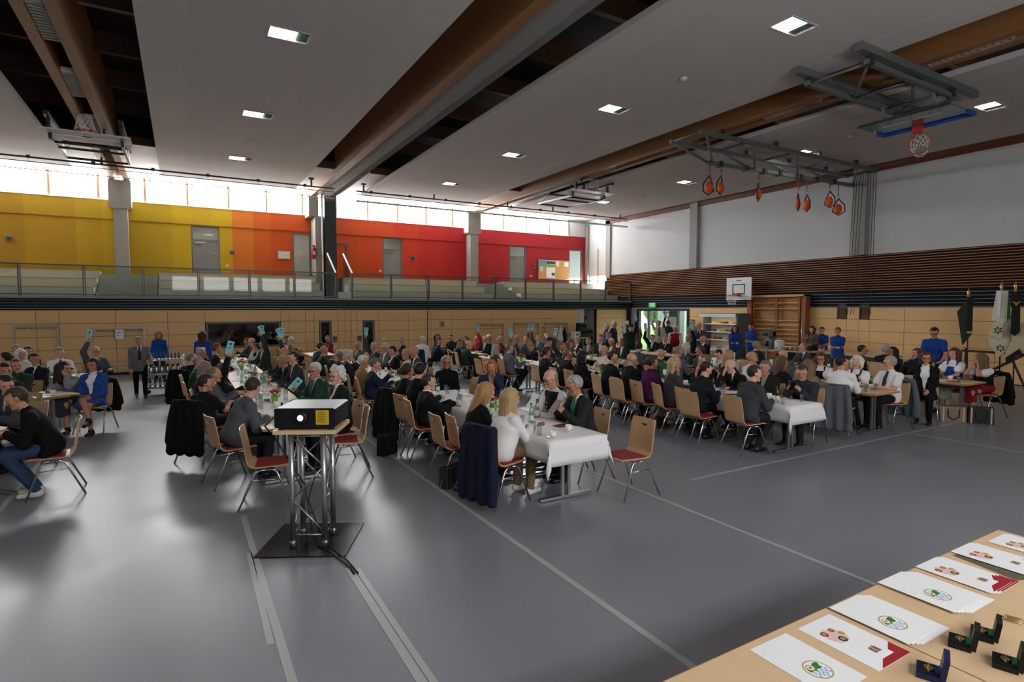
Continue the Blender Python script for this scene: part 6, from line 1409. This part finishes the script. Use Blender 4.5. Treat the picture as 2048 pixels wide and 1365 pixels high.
# serving cart
t = thing('serving_cart', 'steel serving cart loaded with crockery beside the walking person', 'serving cart', (-.42, 17.0, 0), -.1)
for z in (.18, .52, .88): MB().bb(-.42, .42, -.26, .26, z, z + .025).bb(-.42, .42, -.26, -.24, z + .025, z + .05).build('tray_shelf', m_alu, t)
for x in (-.4, .4):
    for y in (-.24, .24): MB().tube([(x, y, .1), (x, y, .98)], .014, 6).build('post', m_alu, t); MB().lathe([(.02, -.02), (.05, -.015), (.05, .015), (.02, .02)], 10, (x, y, .05), R=np.array([[1, 0, 0], [0, 0, -1], [0, 1, 0]])).build('wheel', m_blk, t)
    MB().tube([(x, -.24, .98), (x * 1.1, 0, 1.0), (x, .24, .98)], .014, 6).build('handle', m_alu, t)
rc_ = random.Random(5)
for i in range(9): 
    tag(MB().lathe([(.016, 0), (.022, .005), (.022, .13), (.01, .16), (.01, .2)], 8, (-.42 - .32 + i * .08, 16.95 + .04 * (i % 2), .905)).build('mineral_bottle', mat('bottle_blue', '#3f6fa0', .1, trans=.4)), 'small blue bottle on top of the serving cart, %s in line' % ORD[i], 'bottle', 'blue bottles on the serving cart')
for i in range(6): proto_place('coffeepot', (-.42 - .3 + i * .12, 16.9 + .08 * (i % 2), .545), rc_.uniform(0, 6), 'steel coffee pot on the middle shelf of the serving cart, %s in line' % ORD[i], 'coffee pots on the serving cart', 'coffee pot')
for i in range(7): proto_place('brownbottle', (-.42 - .33 + i * .11, 16.95, .205), 0, 'brown bottle on the lowest shelf of the serving cart, %s in line' % ORD[i], 'brown bottles on the serving cart', 'bottle')
# cooler with cakes
m_coolin = mat('cooler_inside', '#e8e6da', .6); m_coolgrey = mat('cooler_grey', '#6c6d6c', .5); m_coollight = mat('cooler_light', '#fff4d8', .5, emit=3.)
t = thing('open_cooler', 'grey open refrigerated display shelf with cakes by the wall bars', 'refrigerated shelf', (19.9, 16.3, 0))
MB().bb(.3, .38, -.9, .9, .1, 1.98).build('back_wall', m_coolin, t); MB().bb(-.35, .38, -.98, -.9, 0, 1.98).bb(-.15, .38, .9, .96, 0, 1.98).build('side_wall', m_coolgrey, t); MB().bb(-.4, .38, -.96, .96, 0, .5).build('base', m_whitep, t); MB().bb(-.35, .38, -.96, .96, 1.9, 2.0).build('canopy', m_coolgrey, t); MB().bb(-.4, -.35, -.9, .96, 1.84, 1.98).build('light_strip_cover', m_whitep, t)
MB().bb(-.3, -.2, -.85, .85, 1.88, 1.9).build('light_tube', m_coollight, t)
for z in (.85, 1.18, 1.52): MB().bb(-.12, .3, -.88, .88, z, z + .03).build('shelf', m_whitep, t)
cakec = ['#d9a53a', '#6a3a1c', '#c9852f', '#e0c060', '#8a5028', '#b06a30']
k = 0
for z in (.88, 1.21, 1.55):
    for y in (-.65, -.35, -.05, .25, .55):
        k += 1; c = thing('cake', 'round cake on a plate on the %s cooler shelf, %s along it' % (('lowest', 'middle', 'top')[(.88, 1.21, 1.55).index(z)], ORD[(k - 1) % 5]), 'cake', (19.97, 16.3 + y, z), 0, 'cakes in the cooler'); MB().lathe([(.08, 0), (.14, .01), (.13, .014)], 12).build('dish', m_porc, c); MB().lathe([(.12, .012), (.125, .03), (.11, .07 + .02 * (k % 3)), (.03, .09 + .02 * (k % 3))], 12).build('cake_body', mat('cake_%d' % (k % 6), cakec[k % 6], .8, var=.25, scale=(40, 40, 40)), c)
# serving counters
def counter(lab, x, y, L, rz=math.pi / 2):
    t = thing('serving_table', lab, 'table', (x, y, 0), 0); MB().bb(-.35, .35, -L / 2, L / 2, .71, .74).build('table_top', m_top, t); 
    for yy in (-L / 2 + .2, L / 2 - .2): MB().bb(-.3, .3, yy - .02, yy + .02, .012, .04).build('foot_bar', m_alu, t); MB().bb(-.04, .04, yy - .015, yy + .015, .04, .71).build('leg', m_alu, t)
counter('beech serving table in front of the cooler', 17.3, 14.9, 2.4); counter('beech serving table in front of the wall bars', 18.3, 12.3, 1.9)
for k, (y, w, h, l, m) in enumerate(((15.7, .3, .22, 'white paper box on the serving table by the cooler', m_whitep), (15.1, .22, .2, 'stack of white cups on the serving table by the cooler', m_porc), (14.5, .35, .05, 'steel tray on the serving table by the cooler', m_alu))):
    if k == 1:
        for q in range(5): proto_place('cup', (17.3, 14.95 + .1 * q, .74), 0, 'white cup on the serving table by the cooler', 'cups on the serving table', 'cup')
    else: tag(MB().prism([(17.15, y - w / 2), (17.45, y - w / 2), (17.48, y + w / 2), (17.12, y + w / 2)], .74, .74 + h).build('serving_box' if k == 0 else 'serving_tray', m), l, 'box' if k == 0 else 'tray')
t = thing('coffee_machine', 'grey coffee machine on the serving table by the wall bars', 'coffee machine', (18.35, 13.05, .74)); MB().bb(-.2, .2, -.16, .16, 0, .1).bb(.05, .2, -.16, .16, .1, .62).bb(-.2, .2, -.16, .16, .45, .62).build('body', m_gymgrey, t); MB().bb(-.21, -.2, -.12, .12, .48, .58).build('control_panel', m_blk, t); MB().lathe([(.06, .1), (.07, .2), (.05, .28)], 10, (-.08, 0, 0)).build('jug', m_dark, t)
t = thing('hot_water_urn', 'white round hot water urn on the serving table', 'urn', (18.35, 12.6, .74)); MB().lathe([(.16, 0), (.17, .02), (.17, .3), (.14, .34), (.02, .36)], 16).build('vessel', m_whitep, t); MB().lathe([(.012, .36), (.02, .385)], 8).build('lid_knob', m_blk, t); MB().bb(-.2, -.16, -.02, .02, .05, .09).build('tap', m_blk, t)
t = thing('dish_rack', 'steel dish rack with glasses on the serving table', 'dish rack', (18.25, 11.95, .74)); MB().bb(-.22, .22, -.4, .4, 0, .02).build('tray', m_alu, t); b = MB(); [b.tube([(-.2 + .1 * i, -.38, .02), (-.2 + .1 * i, -.38, .14), (-.2 + .1 * i, .38, .14), (-.2 + .1 * i, .38, .02)], .005, 4) for i in range(5)]; b.build('wire_basket', m_alu, t)
for i in range(8): proto_place('glass', (18.17 + .12 * (i % 2), 11.65 + .085 * i, .762), 0, 'upright glass standing in the steel dish rack', 'glasses in the dish rack', 'glass')
# low stage blocks
for k, (x, y, w, d) in enumerate(((19.55, 11.6, 1.5, 2.0), (19.55, 9.6, 1.5, 1.9))):
    t = thing('stage_block', ('low stage block where two helpers sit', 'low stage block continuing along the beech wall')[k], 'stage', (x, y, 0)); MB().bb(-w / 2, w / 2, -d / 2, d / 2, .66, .71).build('deck', m_top, t); MB().bb(-w / 2 + .02, w / 2 - .02, -d / 2 + .02, d / 2 - .02, .03, .66).build('skirt_panel', m_dkmet, t)
    for a in (-1, 1):
        for c_ in (-1, 1): MB().bb(a * (w / 2 - .05) - .02, a * (w / 2 - .05) + .02, c_ * (d / 2 - .05) - .02, c_ * (d / 2 - .05) + .02, 0, .03).build('foot', m_alu, t)
# small white table, crates and bags by the niche
t = thing('trolley_table', 'small white table with a box beside the black crates', 'table', (16.2, 21.6, 0)); MB().bb(-.5, .5, -.25, .25, .8, .83).build('table_top', m_whitep, t)
for a in (-1, 1):
    for c_ in (-1, 1): MB().bb(a * .45 - .015, a * .45 + .015, c_ * .2 - .015, c_ * .2 + .015, 0, .8).build('leg', m_rack, t)
t = thing('cardboard_carton', 'white printed carton on the small white table', 'carton', (16.05, 21.6, .83)); MB().bb(-.16, .16, -.15, .15, 0, .28).build('box', m_whitep, t); MB().bb(-.1, .1, -.155, -.15, .1, .2).build('print', m_grey, t)
tag(MB().prism([(-.3, -.1), (.3, -.12), (.25, .1), (-.25, .12)], .83, .9, c=(16.45, 21.55, 0)).build('folded_bag', mat('bag_olive', '#3a4234', .9)), 'dark folded bag lying on the small white table', 'bag')
m_crate = mat('crate_black', '#0f1013', .45)
for k in range(9):
    xx = 16.9 + .42 * (k // 5); zz = .3 * (k % 5) if k < 5 else .3 * (k - 5)
    t = thing('drinks_crate', 'black drinks crate in the %s stack by the fire niche, %s from the floor' % (('taller', 'lower')[k // 5], ORD[(k % 5) if k < 5 else k - 5]), 'crate', (xx, 22.3, zz), 0, 'black drinks crates'); s_ = MB().bb(-.2, .2, -.15, .15, 0, .02).bb(-.2, .2, -.15, -.13, .02, .1).bb(-.2, .2, -.15, -.13, .2, .295).bb(-.2, .2, .13, .15, .02, .295).bb(-.2, -.18, -.13, .13, .02, .295).bb(.18, .2, -.13, .13, .02, .295)
    for q in range(4): s_.bb(-.2 + q * .13, -.185 + q * .13, -.15, -.13, .1, .2)
    s_.build('shell', m_crate, t); b = MB(); [b.lathe([(.034, .03), (.034, .2), (.014, .26), (.014, .285)], 7, (-.13 + .087 * i, -.06 + .12 * j, 0)) for i in range(4) for j in range(2)]; b.build('bottles_inside', m_green, t)['kind'] = 'stuff'
for k, (x, hgt, m, l) in enumerate(((15.75, .95, mat('bag_white', '#dcdcdc', .7), 'tall white plastic bag hanging from the end coat rack'), (16.0, .85, mat('coat_black', '#121214', .9), 'black coat hanging at the end coat rack'))):
    F = Field((-.25, -.15, 0), (.25, .15, 1.0), .025); F.cap((0, 0, hgt), (0, 0, .25), .03, .14, (0, 1, 0), 1.4, .02); F.cap((-.05, 0, hgt - .2), (-.12, .03, .3), .05, .08, sm=.05); v, f = F.mesh(); o = MB().add(v, f, 0, True).build('hanging_bag' if k == 0 else 'hanging_coat', m, None, (x, 22.4, .45)); tag(o, l, 'bag' if k == 0 else 'coat')
# ---- jackets over chair backs
def largest(v, f):
    l = np.arange(len(v))
    while True:
        m = l[f].min(1); n = l.copy(); np.minimum.at(n, f.ravel(), np.repeat(m, 4))
        if (n == l).all(): break
        l = n[n]
    k = np.bincount(l).argmax(); return v, f[l[f[:, 0]] == k]
def hung_jacket(x, y, rz, col, lab, L=.62, spread=.2):
    t = thing('hung_jacket', lab, 'jacket', (x, y, 0), rz); F = Field((-.38, -.56, .05), (.38, .1, 1.0), .014)
    top_ = np.array((0, -.275, .9)); F.cap(top_ + (-.19, 0, -.02), top_ + (.19, 0, -.02), .04, sm=.03)
    for s in (-1, 1): F.cap(top_ + (s * .1, -.02, -.03), (s * spread, -.37, .9 - L), .035, .05, (1, 0, 0), .34, .03); F.cap(top_ + (s * .2, -.02, -.03), (s * .28, -.36, .9 - L * .8), .05, .05, sm=.02)
    F.cap(top_ + (0, -.03, -.03), (0, -.38, .9 - L), .03, .045, (1, 0, 0), .22, .03); x_, z_ = F.ax[0][:, None, None], F.ax[2][None, None, :]; F.v = F.v + (.012 * np.sin(38 * x_ + 3 * z_) * np.clip(.95 - z_, 0, .5) * 2 * (F.v < .06)).astype(np.float32); v, f = largest(*F.mesh()); u_, inv = np.unique(f, return_inverse=True); v, f = v[u_], inv.reshape(-1, 4); MB().add(v, f, 0, True).build('fabric', cloth('#' + col), t)
    MB().tube([(-.1, -.3, .9), (-.06, -.335, .915), (.06, -.335, .915), (.1, -.3, .9)], .016, 6).build('collar', cloth('#' + col), t)
def at_person(phrase):
    for p in placed:
        if p[15].startswith(phrase): return p[1], p[2], p[3]
x, y, rz = at_person('white blouse and khaki'); hung_jacket(x, y, rz, '1c2036', 'navy jacket hanging over the chair of the white blouse', .78)
x, y, rz = at_person('black top with green'); hung_jacket(x, y, rz, '141416', 'black coat hanging over the chair beside the grey suit near projector', .7)
x, y, rz = at_person('dark jacket beside the green'); hung_jacket(x, y, rz, '15161a', 'black coat hanging over the chair beside the cart aisle', .66)
x, y, rz = at_person('black cardigan with hair'); hung_jacket(x, y, rz, '17181a', 'black coat hanging over the chair of the hair bun', .74)
x, y, rz = at_person('white shirt, grey'); hung_jacket(x, y, rz, '5e6266', 'grey jacket hanging over the chair of the white shirt', .72)
x, y, rz = at_person('white short-sleeved'); hung_jacket(x, y, rz, '5c6266', 'grey jacket hanging behind the short-sleeved shirt and tie', .66)
x, y, rz = at_person('royal blue'); hung_jacket(x, y, rz, '121214', 'black bag coat hanging behind the royal blue jacket', .55, .12)
x, y, rz = at_person('white shirt turning'); hung_jacket(x, y, rz, '202a48', 'navy jacket hanging behind the white shirt turning round', .55)
x, y, rz = at_person('black dirndl'); hung_jacket(x, y, rz, '141416', 'black jacket with white lining behind the black dirndl', .6)
hung_jacket(14.0, 4.05, math.radians(15), '20242e', 'dark jacket on the empty chair at the picture edge', .6)
# ---- bags on the floor
def handbag(x, y, rz, s, m, mh, lab, nm='handbag'):
    t = thing(nm, lab, 'bag', (x, y, 0), rz); w, d, h = s; MB().prism([(-w / 2, 0), (w / 2, 0), (w / 2 * .94, h), (-w / 2 * .94, h)], -d / 2, d / 2, axis='y').build('body', m, t)
    MB().bb(-w / 2 * .95, w / 2 * .95, -.012, .012, h, h + .012).build('zip', mh, t)
    for q in (-1, 1): MB().tube([(-w * .22, q * d * .52, h * .85), (-w * .2, q * d * .62, h * .35), (0, q * d * .66, h * .15), (w * .2, q * d * .62, h * .35), (w * .22, q * d * .52, h * .85)], .009, 6).build('handle', mh, t)
    for q in (-1, 1): MB().bb(q * w * .38 - .012, q * w * .38 + .012, -d / 2 - .004, -d / 2, .01, h * .97).build('trim_strip', mh if nm != 'handbag' else mat('bag_trim', '#c9b8a0', .4), t)
m_tan = mat('leather_tan', '#8c745c', .5, var=.08, scale=(20, 20, 20)); m_lblk = mat('leather_black', '#131314', .5)
handbag(12.95, 5.15, -.95, (.42, .16, .3), m_tan, mat('leather_brown', '#2a1a14', .5), 'tan leather handbag with brown handles on the floor by the table leg')
handbag(13.15, 4.78, -.95, (.4, .16, .32), m_lblk, m_lblk, 'black handbag standing beside the tan handbag')
handbag(2.62, 8.25, .5, (.3, .14, .3), m_lblk, m_lblk, 'black shoulder bag on the floor beside the tape strip', 'shoulder_bag')
handbag(2.85, 6.35, .3, (.34, .14, .26), mat('leather_olive', '#3a322a', .6), m_lblk, 'brown shoulder bag on the floor behind the navy jacket', 'shoulder_bag')
handbag(7.6, 7.6, 0, (.26, .1, .2), mat('leather_grey', '#4a463e', .6), m_lblk, 'small grey handbag hanging low under the purple jacket chair', 'small_handbag')
# ---- table pennant
t = thing('table_pennant', 'green club pennant on a stand on the purple-jacket row', 'pennant', (8.05, 7.95, .7455)); MB().lathe([(.05, 0), (.05, .01), (.012, .02)], 12).tube([(0, 0, .02), (0, 0, .42)], .006, 6).tube([(-.11, 0, .4), (.11, 0, .4)], .005, 6).build('stand', mat('brass', '#a88a4a', .35, metal=.8), t)
R = np.array(Matrix.Rotation(-.8, 3, 'Z')); MB().prism([(-.1, .14), (0, .08), (.1, .14), (.1, .4), (-.1, .4)], -.012, -.006, axis='y').build('cloth_panel', mat('pennant_green', '#1f5a34', .8), t); MB().prism([(-.035, .2), (0, .16), (.035, .2), (.035, .28), (-.035, .28)], -.016, -.012, axis='y').build('shield_print', m_card, t)
t.rotation_euler = (0, 0, -.75)
# ---- club flags on their stand at the slatted wall
m_pole = mat('flag_pole', '#3a1c16', .5); m_gold = mat('flag_gold', '#b8974a', .35, metal=.7)
fs = thing('flag_stand', 'dark red wooden stand holding the club flags', 'flag stand', (19.0, 6.9, 0))
MB().beam((0, .5, 1.02), (0, -.9, 1.0), .06, .06).build('cross_rail', m_pole, fs); MB().beam((.2, -.9, .0), (.1, -.5, 1.1), .05, .05).beam((-.3, .4, .05), (.3, -1.1, 1.2), .05, .07).beam((.1, .45, 0), (.0, .4, 1.1), .05, .05).build('frame_leg', m_pole, fs)
def flag(lab, u, vtop, vbot, x, cloths, lean=0.):
    a = onx(u, vtop, x); t = thing('club_flag', lab, 'flag', (x, a[1], 0)); top = a[2]
    MB().tube([(0, -.05 + lean, .1), (0, 0, top)], .016, 6).build('pole', m_pole, t); MB().lathe([(.01, 0), (.045, .04), (.03, .1), (.05, .16), (.02, .22), (.002, .3)], 8, (0, 0, top)).build('finial', m_gold, t)
    for i, (nm, poly, thick, col) in enumerate(cloths):
        # poly in (picture px offsets turned into metres along the wall and up)
        P = []
        for (pu, pv) in poly:
            q = onx(pu, pv, x - .1 - .05 * i); P.append((q[1] - a[1], q[2]))
        MB().prism(P, -.1 - .05 * i - thick, -.1 - .05 * i, axis='x').build(nm, mat('flag_' + col, '#' + col, .85, var=.12, scale=(14, 14, 14)), t)
    return t
f1 = flag('dark green club flag with black ribbon hanging beside the blue polo', 1937, 597, 700, 19.2, [('flag_cloth', [(1936, 603), (1916, 623), (1926, 690), (1944, 668), (1946, 620)], .06, '263326'), ('cream_motif', [(1929, 640), (1926, 660), (1930, 662), (1932, 642)], .004, 'b8a888'), ('ribbon', [(1936, 610), (1934, 663), (1945, 663), (1946, 610)], .02, '0f1210'), ('ribbon_knot', [(1936, 594), (1936, 608), (1948, 608), (1947, 596)], .04, '121410'), ('gold_fringe', [(1934, 663), (1934, 667), (1945, 667), (1945, 663)], .02, 'b0a078')])
f2 = flag('cream club flags with green leaves and white ribbons on the stand', 2003, 585, 720, 18.9, [('flag_cloth', [(1996, 640), (1977, 668), (1981, 690), (1998, 714), (2022, 700), (2025, 650), (2018, 600)], .06, 'cfc8b0'), ('cream_ribbon', [(1994, 582), (1984, 640), (2008, 646), (2017, 640), (2017, 582)], .04, 'd4d0bc'), ('white_ribbon', [(1995, 582), (1996, 635), (2000, 635), (2004, 582)], .02, 'e4e6ea'), ('upper_lobe', [(1993, 645), (1977, 668), (2004, 680), (2008, 648)], .04, 'cdc6aa'), ('green_ribbon', [(2016, 600), (2014, 640), (2020, 638), (2021, 600)], .02, '1f5a3a')])
f3 = flag('black ribboned club flag with gold fringe at the stand end', 2031, 585, 720, 18.7, [('flag_cloth', [(2040, 650), (2010, 712), (2014, 724), (2052, 702), (2060, 640)], .06, 'c8b890'), ('black_corner', [(2012, 716), (2014, 728), (2044, 706), (2040, 698)], .05, '141612'), ('black_ribbon', [(2025, 600), (2022, 668), (2031, 672), (2040, 664), (2041, 600)], .04, '10140f'), ('ribbon_knot', [(2024, 586), (2024, 602), (2033, 608), (2043, 602), (2042, 586)], .05, '131710'), ('gold_fringe', [(2025, 602), (2033, 612), (2042, 602), (2033, 606)], .02, 'a89040')])
m_leafp = mat('flag_leaf_print', '#2c4a22', .8)
for par, cu, cv in ((f2, 1996, 661), (f2, 2001, 697)):
    b = MB(); loc = par.location
    for k in range(6):
        a = k * 1.05 + .4; c = onx(cu, cv, 18.9 - .36); yy, zz = c[1] - loc[1], c[2]; dx, dz = math.cos(a) * .09, math.sin(a) * .09; px_, pz_ = -math.sin(a) * .025, math.cos(a) * .025
        b.prism([(yy + dx * .25, zz + dz * .25), (yy + dx * .7 + px_, zz + dz * .7 + pz_), (yy + dx * 1.25, zz + dz * 1.25), (yy + dx * .7 - px_, zz + dz * .7 - pz_)], -.366, -.36, axis='x')
    b.build('leaf_print', m_leafp, par)
# notice stand by the entrance and standing sign
t = thing('notice_stand', 'black notice stand with a pale sheet by the entrance', 'notice stand', (19.6, 18.9, 0), 1.2); MB().tube([(0, 0, 0), (0, 0, 1.3)], .02, 6).lathe([(.18, 0), (.18, .02), (.03, .04)], 12).build('post', m_blk, t); MB().bb(-.23, .23, -.02, .02, 1.2, 1.85).build('board', m_blk, t); MB().bb(-.19, .19, -.026, -.02, 1.24, 1.82).build('sheet', mat('notice_green', '#b9c4a8', .7), t); b = MB(); [b.bb(-.14, .1 - .05 * (q % 2), -.029, -.026, 1.72 - q * .07, 1.735 - q * .07) for q in range(6)]; b.build('print_lines', m_grey, t)
t.rotation_euler = (0, 0, -math.pi / 2 + .3)
